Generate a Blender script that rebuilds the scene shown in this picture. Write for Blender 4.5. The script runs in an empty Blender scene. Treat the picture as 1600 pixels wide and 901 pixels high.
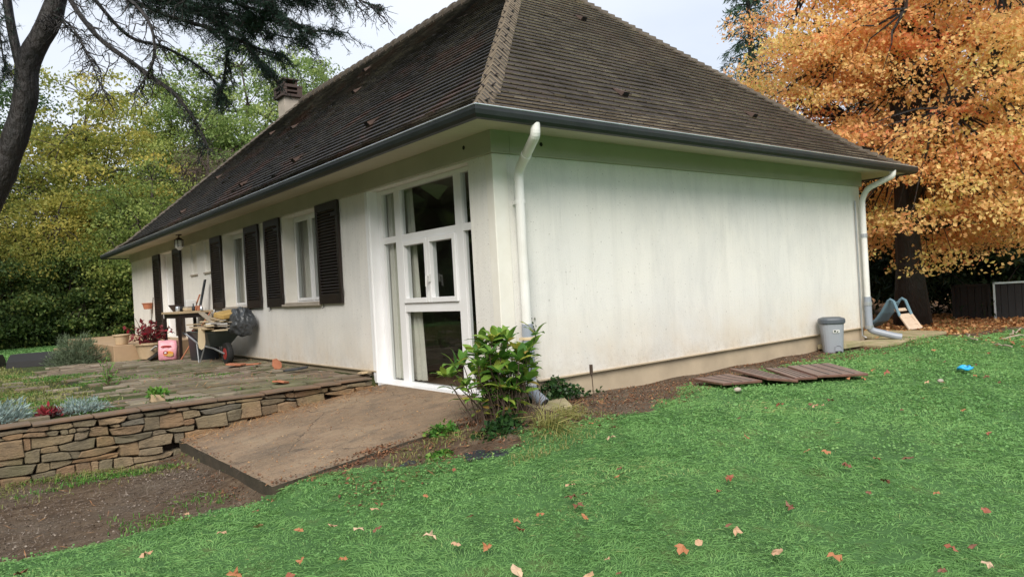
import bpy, math, random
import numpy as np
from mathutils import Vector, Matrix

C = bpy.context.scene.collection
scene = bpy.context.scene
R = random.Random(7)
rng = np.random.default_rng(11)
rad = math.radians

# ------------------------------------------------------------------ camera
cam_d = bpy.data.cameras.new('camera'); cam = bpy.data.objects.new('camera', cam_d); C.objects.link(cam)
scene.camera = cam
cam_d.sensor_width = 36; cam_d.lens = 25.2; cam_d.clip_end = 3000; cam_d.clip_start = 0.05
EYE = Vector((-4.31, -5.597, 1.5))
al = rad(51.4); ro = math.atan(.0567)
Fw = Vector((math.cos(al), math.sin(al), 0)); Rt = Vector((math.sin(al), -math.cos(al), 0)); Up = Vector((0, 0, 1))
xr = Rt*math.cos(ro) - Up*math.sin(ro); yu = Rt*math.sin(ro) + Up*math.cos(ro)
M = Matrix((xr, yu, -Fw)).transposed().to_4x4(); M.translation = EYE
cam.matrix_world = M

# ------------------------------------------------------------------ world and sun
w = bpy.data.worlds.new('World'); scene.world = w; w.use_nodes = True
SUN = Vector((-.55, -.58, .66)).normalized()
sun_el = math.asin(SUN.z); sun_az = math.atan2(SUN.x, SUN.y)
nt = w.node_tree; nt.nodes.clear()
o_ = nt.nodes.new('ShaderNodeOutputWorld'); bg = nt.nodes.new('ShaderNodeBackground')
sky = nt.nodes.new('ShaderNodeTexSky'); sky.sky_type = 'NISHITA'; sky.sun_disc = False
sky.sun_elevation = sun_el; sky.sun_rotation = sun_az; sky.dust_density = 2.0
tc = nt.nodes.new('ShaderNodeTexCoord'); mp = nt.nodes.new('ShaderNodeMapping'); mp.inputs['Scale'].default_value = (1, 1, 2.6)
nz = nt.nodes.new('ShaderNodeTexNoise'); nz.inputs['Scale'].default_value = 1.7; nz.inputs['Detail'].default_value = 6; nz.inputs['Roughness'].default_value = .5
cr = nt.nodes.new('ShaderNodeValToRGB')
cr.color_ramp.elements[0].position = .32; cr.color_ramp.elements[0].color = (6.1, 6.7, 7.7, 1)
cr.color_ramp.elements[1].position = .68; cr.color_ramp.elements[1].color = (8.0, 8.4, 9.1, 1)
mx = nt.nodes.new('ShaderNodeMix'); mx.data_type = 'RGBA'; mx.inputs[0].default_value = .88
nt.links.new(tc.outputs['Generated'], mp.inputs[0]); nt.links.new(mp.outputs[0], nz.inputs['Vector'])
nt.links.new(nz.outputs['Fac'], cr.inputs[0]); nt.links.new(sky.outputs[0], mx.inputs[6]); nt.links.new(cr.outputs[0], mx.inputs[7])
nt.links.new(mx.outputs[2], bg.inputs[0]); bg.inputs[1].default_value = .085; nt.links.new(bg.outputs[0], o_.inputs[0])
sd = bpy.data.lights.new('sun', 'SUN'); so = bpy.data.objects.new('sun', sd); C.objects.link(so)
sd.energy = 2.5; sd.angle = rad(32); sd.color = (1, .93, .83)
so.rotation_euler = SUN.to_track_quat('Z', 'Y').to_euler()
vs = scene.view_settings; vs.view_transform = 'Standard'; vs.look = 'None'; vs.gamma = 1; vs.use_curve_mapping = False
vs.exposure = 0.66

# ------------------------------------------------------------------ materials
def newmat(name):
    m = bpy.data.materials.new(name); m.use_nodes = True
    t = m.node_tree; b = t.nodes['Principled BSDF']
    return m, t, b
def N(t, kind, **kw):
    n = t.nodes.new(kind)
    for k, v in kw.items():
        if k in n.inputs: n.inputs[k].default_value = v
        else: setattr(n, k, v)
    return n
def rgba(c): return (c[0], c[1], c[2], 1)
def ramp(t, fac, stops):
    n = t.nodes.new('ShaderNodeValToRGB'); e = n.color_ramp.elements
    while len(e) < len(stops): e.new(.5)
    for i, (p, c) in enumerate(stops):
        e[i].position = p; e[i].color = rgba(c) if hasattr(c, '__len__') else (c, c, c, 1)
    t.links.new(fac, n.inputs[0]); return n.outputs[0]
def mix(t, fac, a, b, mode='MIX'):
    n = t.nodes.new('ShaderNodeMix'); n.data_type = 'RGBA'; n.blend_type = mode
    for i, v in ((0, fac), (6, a), (7, b)):
        if hasattr(v, 'links') or isinstance(v, bpy.types.NodeSocket): t.links.new(v, n.inputs[i])
        else: n.inputs[i].default_value = v if i == 0 else rgba(v)
    return n.outputs[2]
def coords(t, scale=(1, 1, 1), kind='Object'):
    a = t.nodes.new('ShaderNodeTexCoord'); m = t.nodes.new('ShaderNodeMapping'); m.inputs['Scale'].default_value = scale
    t.links.new(a.outputs[kind], m.inputs[0]); return m.outputs[0]
def noise(t, vec, scale, detail=4, rough=.55, dist=0):
    n = N(t, 'ShaderNodeTexNoise', Scale=scale, Detail=detail, Roughness=rough, Distortion=dist)
    t.links.new(vec, n.inputs['Vector']); return n.outputs['Fac']
def bump(t, b, h, strength=.3, dist=.01):
    n = N(t, 'ShaderNodeBump', Strength=strength, Distance=dist); t.links.new(h, n.inputs['Height']); t.links.new(n.outputs[0], b.inputs['Normal'])
def simple(name, c1, c2=None, scale=8, rough=.6, metal=0, bstr=.15, bscale=60, bdist=.004, stretch=(1, 1, 1), spec=None):
    m, t, b = newmat(name); v = coords(t, stretch)
    c2 = c2 or tuple(x*.8 for x in c1)
    col = ramp(t, noise(t, v, scale), [(.3, c1), (.7, c2)])
    t.links.new(col, b.inputs['Base Color']); b.inputs['Roughness'].default_value = rough; b.inputs['Metallic'].default_value = metal
    if spec is not None: b.inputs['Specular IOR Level'].default_value = spec
    if bstr: bump(t, b, noise(t, v, bscale), bstr, bdist)
    return m
MAT = {}
def mat_wall(name, base, dirt):
    m, t, b = newmat(name); v = coords(t); vs_ = coords(t, (5, 5, .45)); vf = coords(t, (34, 34, 1.6))
    st = ramp(t, noise(t, vs_, 1.0, 6, .68, .3), [(.47, 0.), (.8, .36)])
    st2 = mix(t, ramp(t, noise(t, v, .8, 3), [(.42, 0.), (.6, 1.)]), (0, 0, 0), ramp(t, noise(t, vf, 1.3, 4, .7), [(.55, 0.), (.8, .6)]))
    patch = ramp(t, noise(t, v, .7, 4, .6), [(.35, 0.), (.7, .7)])
    c = mix(t, patch, base, tuple(x*k for x, k in zip(base, (.9, .92, .97))))
    c = mix(t, st, c, dirt); c = mix(t, st2, c, tuple(x*.8 for x in dirt))
    # rising damp stain low on the wall, warm ochre
    s = N(t, 'ShaderNodeSeparateXYZ'); t.links.new(v, s.inputs[0])
    mr = N(t, 'ShaderNodeMapRange'); mr.inputs[1].default_value = .5; mr.inputs[2].default_value = 1.25; mr.inputs[3].default_value = .75; mr.inputs[4].default_value = 0
    t.links.new(s.outputs[2], mr.inputs[0])
    mm = N(t, 'ShaderNodeMath', operation='MULTIPLY'); t.links.new(mr.outputs[0], mm.inputs[0]); t.links.new(ramp(t, noise(t, v, 2.2, 5), [(.3, .2), (.65, 1.)]), mm.inputs[1])
    c = mix(t, mm.outputs[0], c, (.62, .51, .37))
    # mud splash just above the drip edge, fine cracks in a few places
    m2_ = N(t, 'ShaderNodeMapRange'); m2_.inputs[1].default_value = .55; m2_.inputs[2].default_value = .80; m2_.inputs[3].default_value = 1; m2_.inputs[4].default_value = 0; t.links.new(s.outputs[2], m2_.inputs[0])
    m3_ = N(t, 'ShaderNodeMath', operation='MULTIPLY'); t.links.new(m2_.outputs[0], m3_.inputs[0]); t.links.new(ramp(t, noise(t, v, 14, 5, .7), [(.45, 0.), (.75, .4)]), m3_.inputs[1]); c = mix(t, m3_.outputs[0], c, (.33, .26, .18))
    vd = N(t, 'ShaderNodeTexVoronoi', Scale=1.1, feature='DISTANCE_TO_EDGE'); va = N(t, 'ShaderNodeMix', data_type='RGBA'); va.inputs[0].default_value = .22; t.links.new(v, va.inputs[6])
    nn_ = N(t, 'ShaderNodeTexNoise', Scale=4, Detail=5); t.links.new(v, nn_.inputs['Vector']); t.links.new(nn_.outputs['Color'], va.inputs[7]); t.links.new(va.outputs[2], vd.inputs['Vector'])
    ck = N(t, 'ShaderNodeMath', operation='MULTIPLY'); t.links.new(ramp(t, vd.outputs['Distance'], [(.0, .22), (.004, 0.)]), ck.inputs[0]); t.links.new(ramp(t, noise(t, v, .9, 2), [(.6, 0.), (.7, 1.)]), ck.inputs[1]); c = mix(t, ck.outputs[0], c, (.3, .28, .25))
    cl_ = ramp(t, noise(t, coords(t, (1, 1, .6)), 1.4, 8, .72, .5), [(.46, 0.), (.74, .42)]); c = mix(t, cl_, c, (.52, .53, .53))
    c = mix(t, ramp(t, noise(t, v, 120, 3, .7), [(.4, .0), (.75, .32)]), c, (.45, .43, .40))
    spk = ramp(t, noise(t, v, 38, 2, .4), [(.67, 0.), (.75, .55)])
    c = mix(t, spk, c, (.25, .23, .2))
    t.links.new(c, b.inputs['Base Color']); b.inputs['Roughness'].default_value = .9; b.inputs['Specular IOR Level'].default_value = .2
    vo = N(t, 'ShaderNodeTexVoronoi', Scale=55); t.links.new(v, vo.inputs['Vector'])
    ad = N(t, 'ShaderNodeMath', operation='ADD'); t.links.new(vo.outputs['Distance'], ad.inputs[0]); t.links.new(noise(t, v, 90, 3), ad.inputs[1])
    bump(t, b, ad.outputs[0], .3, .004)
    return m
MAT['wall'] = mat_wall('rough_render', (.82, .80, .755), (.52, .51, .49))
MAT['smooth'] = simple('smooth_white_render', (.80, .78, .73), (.72, .69, .62), 3, .8, bstr=.1)
MAT['frieze'] = simple('frieze_bounce_tint', (.43, .42, .35), (.36, .355, .29), 1.6, .8, bstr=.05)  # shade and green lawn bounce put into the colour of a white frieze
MAT['foundation'] = simple('cement_plinth', (.50, .41, .29), (.38, .31, .22), 2.5, .9, bstr=.3)
MAT['zinc'] = simple('dark_zinc', (.016, .021, .020), (.009, .012, .012), 5, .5, 0, bstr=.05)
MAT['bead'] = simple('light_zinc', (.7, .74, .8), None, 5, .3, .6, bstr=0)
MAT['pvc'] = simple('white_paint_pipe', (.8, .8, .79), (.68, .67, .64), 3, .35, bstr=.03)
MAT['pvc_grey'] = simple('grey_pipe', (.30, .335, .39), (.24, .27, .32), 4, .4, bstr=.03)
MAT['frame'] = simple('white_window_plastic', (.84, .85, .87), (.78, .78, .79), 2, .3, bstr=0)
MAT['shutter'] = simple('dark_brown_paint', (.026, .015, .011), (.014, .009, .008), 6, .42, bstr=.1, stretch=(1, 1, .2))
MAT['interior'] = simple('interior_plaster', (.34, .31, .28), None, 2, .9, bstr=0)
MAT['int_floor'] = simple('interior_floor', (.20, .13, .09), (.14, .09, .06), 4, .35, bstr=0)
MAT['curtain'] = simple('curtain_cloth', (.62, .6, .54), (.54, .51, .45), 3, .9, bstr=.1)
MAT['chimney'] = simple('chimney_cement', (.42, .37, .31), (.33, .29, .24), 4, .9, bstr=.3)
MAT['chimcap'] = simple('chimney_terracotta', (.075, .05, .042), (.05, .035, .03), 6, .85, bstr=.3)
MAT['dark'] = simple('dark_plastic', (.025, .03, .036), (.018, .022, .028), 6, .5)
MAT['blackdark'] = simple('black_wood', (.012, .012, .013), None, 6, .7)
MAT['wood'] = simple('raw_wood', (.50, .38, .23), (.38, .28, .17), 6, .75, bstr=.2, stretch=(.4, 6, 6))
MAT['wood2'] = simple('weathered_wood', (.42, .36, .28), (.30, .25, .19), 6, .8, bstr=.2, stretch=(.4, 6, 6))
MAT['palewood'] = simple('pale_wood', (.68, .56, .37), (.6, .48, .31), 6, .7, bstr=.1)
MAT['ochre'] = simple('ochre_cardboard', (.60, .40, .14), (.52, .33, .1), 6, .8, bstr=.2)
MAT['bark'] = simple('dark_bark', (.014, .009, .007), (.006, .005, .004), 14, .6, bstr=.9, bscale=22, bdist=.04, stretch=(1, 1, .35))
MAT['bark2'] = simple('grey_bark', (.07, .055, .045), (.035, .028, .022), 6, .9, bstr=.8, bscale=14, bdist=.04, stretch=(1, 1, .35))
MAT['twig'] = simple('twig_brown', (.10, .065, .04), (.06, .04, .03), 6, .8, bstr=0)
MAT['terracotta'] = simple('terracotta', (.48, .19, .10), (.38, .14, .075), 9, .8, bstr=.15)
MAT['tanpot'] = simple('tan_clay', (.56, .42, .27), (.45, .33, .2), 5, .8, bstr=.15)
MAT['galv'] = simple('galvanised', (.5, .52, .55), None, 6, .35, .6, bstr=0)
MAT['barrow'] = simple('grey_green_tray', (.085, .105, .1), (.06, .075, .072), 4, .45, bstr=.05)
MAT['rubber'] = simple('black_rubber', (.015, .015, .015), None, 5, .8)
MAT['red'] = simple('red_plastic', (.36, .03, .025), None, 5, .5, bstr=0)
MAT['pink'] = simple('pink_plastic_sack', (.75, .36, .40), (.66, .27, .33), 8, .4, bstr=.3, bscale=12, bdist=.02)
MAT['orange'] = simple('orange_print', (.8, .33, .05), None, 8, .4, bstr=0)
MAT['white'] = simple('white_plastic', (.78, .78, .77), None, 5, .4, bstr=0)
MAT['bag'] = simple('grey_plastic_sack', (.075, .082, .09), (.05, .055, .062), 5, .3, bstr=.8, bscale=7, bdist=.05)
MAT['bin'] = simple('bin_grey', (.30, .325, .36), (.27, .29, .33), 2, .42, bstr=0)
MAT['binlid'] = simple('bin_lid_grey', (.085, .10, .12), None, 2, .4, bstr=0)
MAT['slide'] = simple('slide_blue', (.17, .30, .38), (.14, .25, .33), 3, .5, bstr=0)
MAT['slide2'] = simple('slide_cream', (.66, .54, .42), (.55, .44, .34), 3, .6, bstr=0)
MAT['toy'] = simple('toy_blue', (.03, .45, .85), None, 3, .3, bstr=0)
MAT['board'] = simple('brown_shutter_board', (.20, .105, .08), (.13, .07, .055), 5, .33, bstr=.15, stretch=(1, 6, 1))
MAT['flag'] = simple('mossy_paver', (.42, .34, .23), (.24, .23, .10), 5, .9, bstr=.5, bscale=30, bdist=.01)
MAT['tiletan'] = simple('porch_tile', (.48, .33, .2), (.38, .26, .16), 3, .5, bstr=.1)
MAT['dirtdark'] = simple('dark_soil', (.06, .038, .026), (.03, .02, .015), 8, .95, bstr=.8, bscale=20, bdist=.03)
MAT['metalpost'] = simple('pale_post', (.45, .38, .33), None, 5, .6)

def mat_glass():
    m, t, b = newmat('window_glass'); out = t.nodes['Material Output']
    g = N(t, 'ShaderNodeBsdfGlossy', Roughness=.015, Color=(1, 1, 1, 1)); tr = N(t, 'ShaderNodeBsdfTransparent', Color=(.80, .83, .82, 1))
    f = N(t, 'ShaderNodeFresnel', IOR=1.65); s = N(t, 'ShaderNodeMixShader')
    ge = N(t, 'ShaderNodeNewGeometry'); mr = N(t, 'ShaderNodeMapRange'); mr.inputs[3].default_value = 1.6; mr.inputs[4].default_value = 1/1.6
    t.links.new(ge.outputs['Backfacing'], mr.inputs[0]); t.links.new(mr.outputs[0], f.inputs[0])
    t.links.new(f.outputs[0], s.inputs[0]); t.links.new(tr.outputs[0], s.inputs[1]); t.links.new(g.outputs[0], s.inputs[2]); t.links.new(s.outputs[0], out.inputs[0])
    return m
MAT['glass'] = mat_glass()

def attr(t, name):
    a = t.nodes.new('ShaderNodeAttribute'); a.attribute_name = name; return a.outputs['Fac'], a.outputs['Color']
def mat_leaf(name, stops, trans=.35, rough=.55, spread=.28):
    """stops: colour ramp over clump value plus a per-leaf random part"""
    m, t, b = newmat(name); out = t.nodes['Material Output']
    r, _ = attr(t, 'rnd'); c, _ = attr(t, 'clump')
    a1 = N(t, 'ShaderNodeMath', operation='MULTIPLY_ADD'); t.links.new(r, a1.inputs[0]); a1.inputs[1].default_value = spread; 
    a2 = N(t, 'ShaderNodeMath', operation='MULTIPLY'); t.links.new(c, a2.inputs[0]); a2.inputs[1].default_value = 1-spread
    t.links.new(a2.outputs[0], a1.inputs[2])
    col = ramp(t, a1.outputs[0], stops)
    t.links.new(col, b.inputs['Base Color']); b.inputs['Roughness'].default_value = rough; b.inputs['Specular IOR Level'].default_value = .3
    tl = N(t, 'ShaderNodeBsdfTranslucent'); t.links.new(col, tl.inputs[0])
    s = N(t, 'ShaderNodeMixShader'); s.inputs[0].default_value = trans
    t.links.new(b.outputs[0], s.inputs[1]); t.links.new(tl.outputs[0], s.inputs[2]); t.links.new(s.outputs[0], out.inputs[0])
    return m
MAT['l_orange'] = mat_leaf('maple_leaves', [(.0, (.62, .08, .05)), (.12, (.82, .24, .12)), (.3, (.92, .48, .22)), (.5, (.95, .63, .26)), (.68, (.95, .73, .30)), (.8, (.88, .78, .26)), (.93, (.52, .58, .18)), (1., (.30, .42, .12))], .5, spread=.4)
MAT['l_yellow'] = mat_leaf('yellow_leaves', [(.0, (.06, .10, .03)), (.35, (.28, .33, .08)), (.7, (.62, .54, .13)), (1., (.85, .60, .14))], .45)
MAT['l_yellowgreen'] = mat_leaf('yellow_green_leaves', [(.0, (.04, .08, .025)), (.5, (.24, .32, .08)), (1., (.58, .58, .16))], .45)
MAT['l_palegreen'] = mat_leaf('pale_green_leaves', [(.0, (.05, .10, .035)), (.5, (.25, .36, .11)), (1., (.58, .64, .24))], .45)
MAT['l_green'] = mat_leaf('green_leaves', [(.0, (.035, .08, .03)), (.5, (.09, .16, .05)), (1., (.22, .30, .08))])
MAT['l_darkgreen'] = mat_leaf('dark_green_leaves', [(.0, (.010, .024, .010)), (.6, (.025, .05, .018)), (.93, (.05, .08, .025)), (1., (.32, .33, .06))], .2)
MAT['l_hedge'] = mat_leaf('hedge_leaves', [(.0, (.03, .06, .02)), (.4, (.075, .13, .04)), (.65, (.18, .26, .07)), (.82, (.30, .33, .09)), (1., (.50, .48, .13))], .35, spread=.5)
MAT['l_brown'] = mat_leaf('pink_brown_twigs', [(.0, (.14, .10, .085)), (1., (.26, .19, .16))])
MAT['l_cedar'] = mat_leaf('cedar_needles', [(.0, (.012, .028, .02)), (.6, (.022, .05, .034)), (1., (.06, .12, .085))], .15)
MAT['l_conifer'] = mat_leaf('conifer_needles', [(.0, (.02, .05, .03)), (1., (.07, .15, .07))], .2)
MAT['l_hyd'] = mat_leaf('hydrangea_leaves', [(.0, (.035, .10, .02)), (.35, (.10, .24, .04)), (.6, (.22, .36, .06)), (.8, (.50, .48, .09)), (.92, (.48, .30, .08)), (1., (.26, .11, .06))], .35, .4, spread=.55)
MAT['l_ivy'] = mat_leaf('ivy_leaves', [(.0, (.012, .035, .012)), (.8, (.035, .085, .022)), (1., (.10, .16, .04))], .15, .35)
MAT['l_silver'] = mat_leaf('silver_foliage', [(.0, (.16, .24, .21)), (1., (.36, .46, .45))], .2)
MAT['l_lav'] = mat_leaf('grey_green_foliage', [(.0, (.06, .09, .05)), (1., (.16, .21, .12))], .2)
MAT['l_red'] = mat_leaf('dark_red_leaves', [(.0, (.10, .015, .02)), (.7, (.22, .03, .035)), (1., (.5, .02, .05))], .3)
MAT['l_dry'] = mat_leaf('dry_leaves', [(.0, (.18, .075, .035)), (.4, (.40, .19, .08)), (.7, (.55, .31, .13)), (1., (.66, .47, .27))], .2, spread=.6)
MAT['grass'] = mat_leaf('lawn_blades', [(.0, (.12, .255, .075)), (.35, (.185, .375, .115)), (.7, (.245, .455, .15)), (.92, (.32, .50, .17)), (1., (.46, .44, .19))], .35, .8, spread=.35)
MAT['grass_dry'] = mat_leaf('dry_grass_blades', [(.0, (.12, .17, .04)), (.5, (.24, .26, .08)), (1., (.40, .34, .15))], .3, .5, spread=.6)
MAT['weed'] = mat_leaf('weed_leaves', [(.0, (.04, .13, .02)), (.6, (.10, .26, .04)), (1., (.26, .36, .07))], .3)
MAT['strawgrass'] = mat_leaf('straw_tuft', [(.0, (.20, .22, .06)), (1., (.42, .38, .14))], .3)

def mat_tiles(name, top_a, top_b, butt_a, butt_b, moss, mossamt, rustc, rustamt):
    m, t, b = newmat(name); v = coords(t)
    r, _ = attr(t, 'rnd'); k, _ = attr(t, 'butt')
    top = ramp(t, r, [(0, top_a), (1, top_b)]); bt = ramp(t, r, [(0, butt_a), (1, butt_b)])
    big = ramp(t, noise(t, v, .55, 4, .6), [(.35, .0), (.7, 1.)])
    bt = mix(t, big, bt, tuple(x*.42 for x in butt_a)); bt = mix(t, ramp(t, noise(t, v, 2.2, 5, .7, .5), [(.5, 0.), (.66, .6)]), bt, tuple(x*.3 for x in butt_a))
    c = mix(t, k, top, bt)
    c = mix(t, ramp(t, noise(t, v, 1.1, 5, .65, .6), [(.5, 0.), (.75, mossamt)]), c, moss)
    c = mix(t, ramp(t, noise(t, coords(t, (1, .6, 1)), .9, 6, .7, .8), [(.52, 0.), (.62, rustamt)]), c, rustc)
    c = mix(t, ramp(t, noise(t, v, 22, 3, .6), [(.66, 0.), (.75, .5)]), c, (.26, .25, .20))
    t.links.new(c, b.inputs['Base Color']); b.inputs['Roughness'].default_value = .72; b.inputs['Specular IOR Level'].default_value = .35
    bump(t, b, noise(t, v, 45, 4), .5, .006)
    return m
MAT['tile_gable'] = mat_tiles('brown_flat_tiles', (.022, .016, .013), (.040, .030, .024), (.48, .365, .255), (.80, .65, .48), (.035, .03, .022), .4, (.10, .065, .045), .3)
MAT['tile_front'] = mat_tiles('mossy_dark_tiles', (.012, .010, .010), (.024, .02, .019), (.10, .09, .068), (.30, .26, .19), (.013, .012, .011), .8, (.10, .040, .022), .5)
def mat_cap():
    m, t, b = newmat('hip_cap_clay'); v = coords(t); k, _ = attr(t, 'butt'); r, _ = attr(t, 'rnd')
    top = ramp(t, noise(t, v, 6, 4), [(.3, (.05, .04, .03)), (.7, (.115, .092, .066))]); bt = ramp(t, r, [(0, (.15, .12, .088)), (1, (.23, .185, .135))])
    c = mix(t, k, top, bt); t.links.new(c, b.inputs['Base Color']); b.inputs['Roughness'].default_value = .85; bump(t, b, noise(t, v, 30), .4, .01); return m
MAT['tile_cap'] = mat_cap()
MAT['tile_vent'] = simple('vent_clay', (.10, .06, .045), (.05, .033, .027), 5, .8)

def mat_stone():
    m, t, b = newmat('dry_wall_stone'); v = coords(t); r, _ = attr(t, 'rnd')
    c = ramp(t, r, [(0, (.40, .235, .12)), (.2, (.37, .28, .165)), (.42, (.22, .19, .125)), (.6, (.33, .20, .11)), (.85, (.42, .31, .185)), (1, (.19, .175, .14))])
    c = mix(t, ramp(t, noise(t, v, 7, 5, .7), [(.42, 0.), (.75, .65)]), c, (.09, .078, .06))
    c = mix(t, ramp(t, noise(t, v, 2.3, 4, .6), [(.55, 0.), (.75, .4)]), c, (.16, .17, .07))
    t.links.new(c, b.inputs['Base Color']); b.inputs['Roughness'].default_value = .88
    bump(t, b, noise(t, coords(t, (1, 1, 3)), 11, 10, .78), 1.0, .05); return m
MAT['stone'] = mat_stone()
MAT['coping'] = simple('rusty_coping', (.21, .125, .075), (.13, .105, .075), 5, .85, bstr=.5, bscale=25, bdist=.01)
def mat_paver():
    m, t, b = newmat('mossy_flagstones'); v = coords(t); r, _ = attr(t, 'rnd')
    c = ramp(t, r, [(0, (.14, .095, .066)), (.5, (.22, .165, .12)), (1, (.32, .26, .20))])
    c = mix(t, ramp(t, noise(t, v, .9, 5, .65), [(.42, 0.), (.66, .6)]), c, (.10, .125, .04))
    c = mix(t, ramp(t, noise(t, v, 6, 5, .65), [(.45, 0.), (.7, .7)]), c, (.06, .055, .04))
    t.links.new(c, b.inputs['Base Color']); b.inputs['Roughness'].default_value = .85
    bump(t, b, noise(t, v, 18, 5, .7), .6, .015); return m
MAT['paver'] = mat_paver()
def mat_slab():
    m, t, b = newmat('weathered_concrete'); v = coords(t)
    c = ramp(t, noise(t, v, 1.3, 5, .6), [(.3, (.18, .125, .076)), (.55, (.26, .18, .112)), (.75, (.32, .24, .155))])
    c = mix(t, ramp(t, noise(t, coords(t, (1, 2, 1)), 2.1, 5, .65), [(.5, 0.), (.72, .7)]), c, (.10, .08, .06))
    c = mix(t, ramp(t, noise(t, v, 12, 6, .75), [(.48, 0.), (.7, .55)]), c, (.10, .075, .055))
    c = mix(t, ramp(t, noise(t, v, 60, 2, .5), [(.62, 0.), (.70, .6)]), c, (.36, .30, .22))
    c = mix(t, ramp(t, noise(t, v, 45, 2, .5), [(.64, 0.), (.70, .75)]), c, (.06, .042, .03))
    vd = N(t, 'ShaderNodeTexVoronoi', Scale=.9, feature='DISTANCE_TO_EDGE'); va = N(t, 'ShaderNodeMix', data_type='RGBA'); va.inputs[0].default_value = .2; t.links.new(v, va.inputs[6])
    nn_ = N(t, 'ShaderNodeTexNoise', Scale=5, Detail=6); t.links.new(v, nn_.inputs['Vector']); t.links.new(nn_.outputs['Color'], va.inputs[7]); t.links.new(va.outputs[2], vd.inputs['Vector'])
    c = mix(t, ramp(t, vd.outputs['Distance'], [(.0, .8), (.007, 0.)]), c, (.05, .036, .026))
    t.links.new(c, b.inputs['Base Color']); b.inputs['Roughness'].default_value = .8
    bump(t, b, noise(t, v, 34, 7, .7), .7, .012); return m
MAT['slab'] = mat_slab()
MAT['slab_edge'] = simple('dirty_concrete_edge', (.07, .055, .038), (.035, .032, .02), 7, .9, bstr=.6, bscale=25, bdist=.01)
def mat_ground():
    m, t, b = newmat('ground_surface'); v = coords(t)
    a = t.nodes.new('ShaderNodeAttribute'); a.attribute_name = 'zone'
    s = N(t, 'ShaderNodeSeparateColor'); t.links.new(a.outputs['Color'], s.inputs[0])
    n1 = noise(t, v, 3.2, 6, .65)
    def edge(ch, lo=.42, hi=.58):
        q = N(t, 'ShaderNodeMath', operation='ADD'); t.links.new(ch, q.inputs[0])
        z = N(t, 'ShaderNodeMath', operation='MULTIPLY_ADD'); t.links.new(n1, z.inputs[0]); z.inputs[1].default_value = .8; z.inputs[2].default_value = -.4
        t.links.new(z.outputs[0], q.inputs[1]); return ramp(t, q.outputs[0], [(lo, 0.), (hi, 1.)])
    dirt = ramp(t, noise(t, coords(t, (1, 1.6, 1)), 5, 8, .75, .4), [(.28, (.045, .031, .021)), (.5, (.115, .078, .05)), (.7, (.21, .16, .11))])
    dirt = mix(t, ramp(t, noise(t, v, 1.1, 4), [(.45, 0.), (.65, .7)]), dirt, (.15, .12, .09))
    lawn = ramp(t, noise(t, v, 2.5, 6, .7), [(.3, (.055, .12, .038)), (.55, (.085, .19, .06)), (.75, (.14, .16, .055))])
    lit = ramp(t, noise(t, v, 9, 8, .8, .5), [(.3, (.07, .035, .02)), (.5, (.24, .12, .05)), (.7, (.38, .22, .10))])
    pav = ramp(t, noise(t, v, 1.6, 6, .7), [(.3, (.04, .035, .025)), (.5, (.06, .075, .025)), (.7, (.09, .14, .035))])
    c = mix(t, edge(s.outputs[0]), dirt, lawn); c = mix(t, edge(s.outputs[1]), c, lit); c = mix(t, edge(s.outputs[2]), c, pav)
    t.links.new(c, b.inputs['Base Color']); b.inputs['Roughness'].default_value = .95; b.inputs['Specular IOR Level'].default_value = .2
    bump(t, b, noise(t, v, 28, 8, .75), .9, .03); return m
MAT['ground'] = mat_ground()

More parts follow.
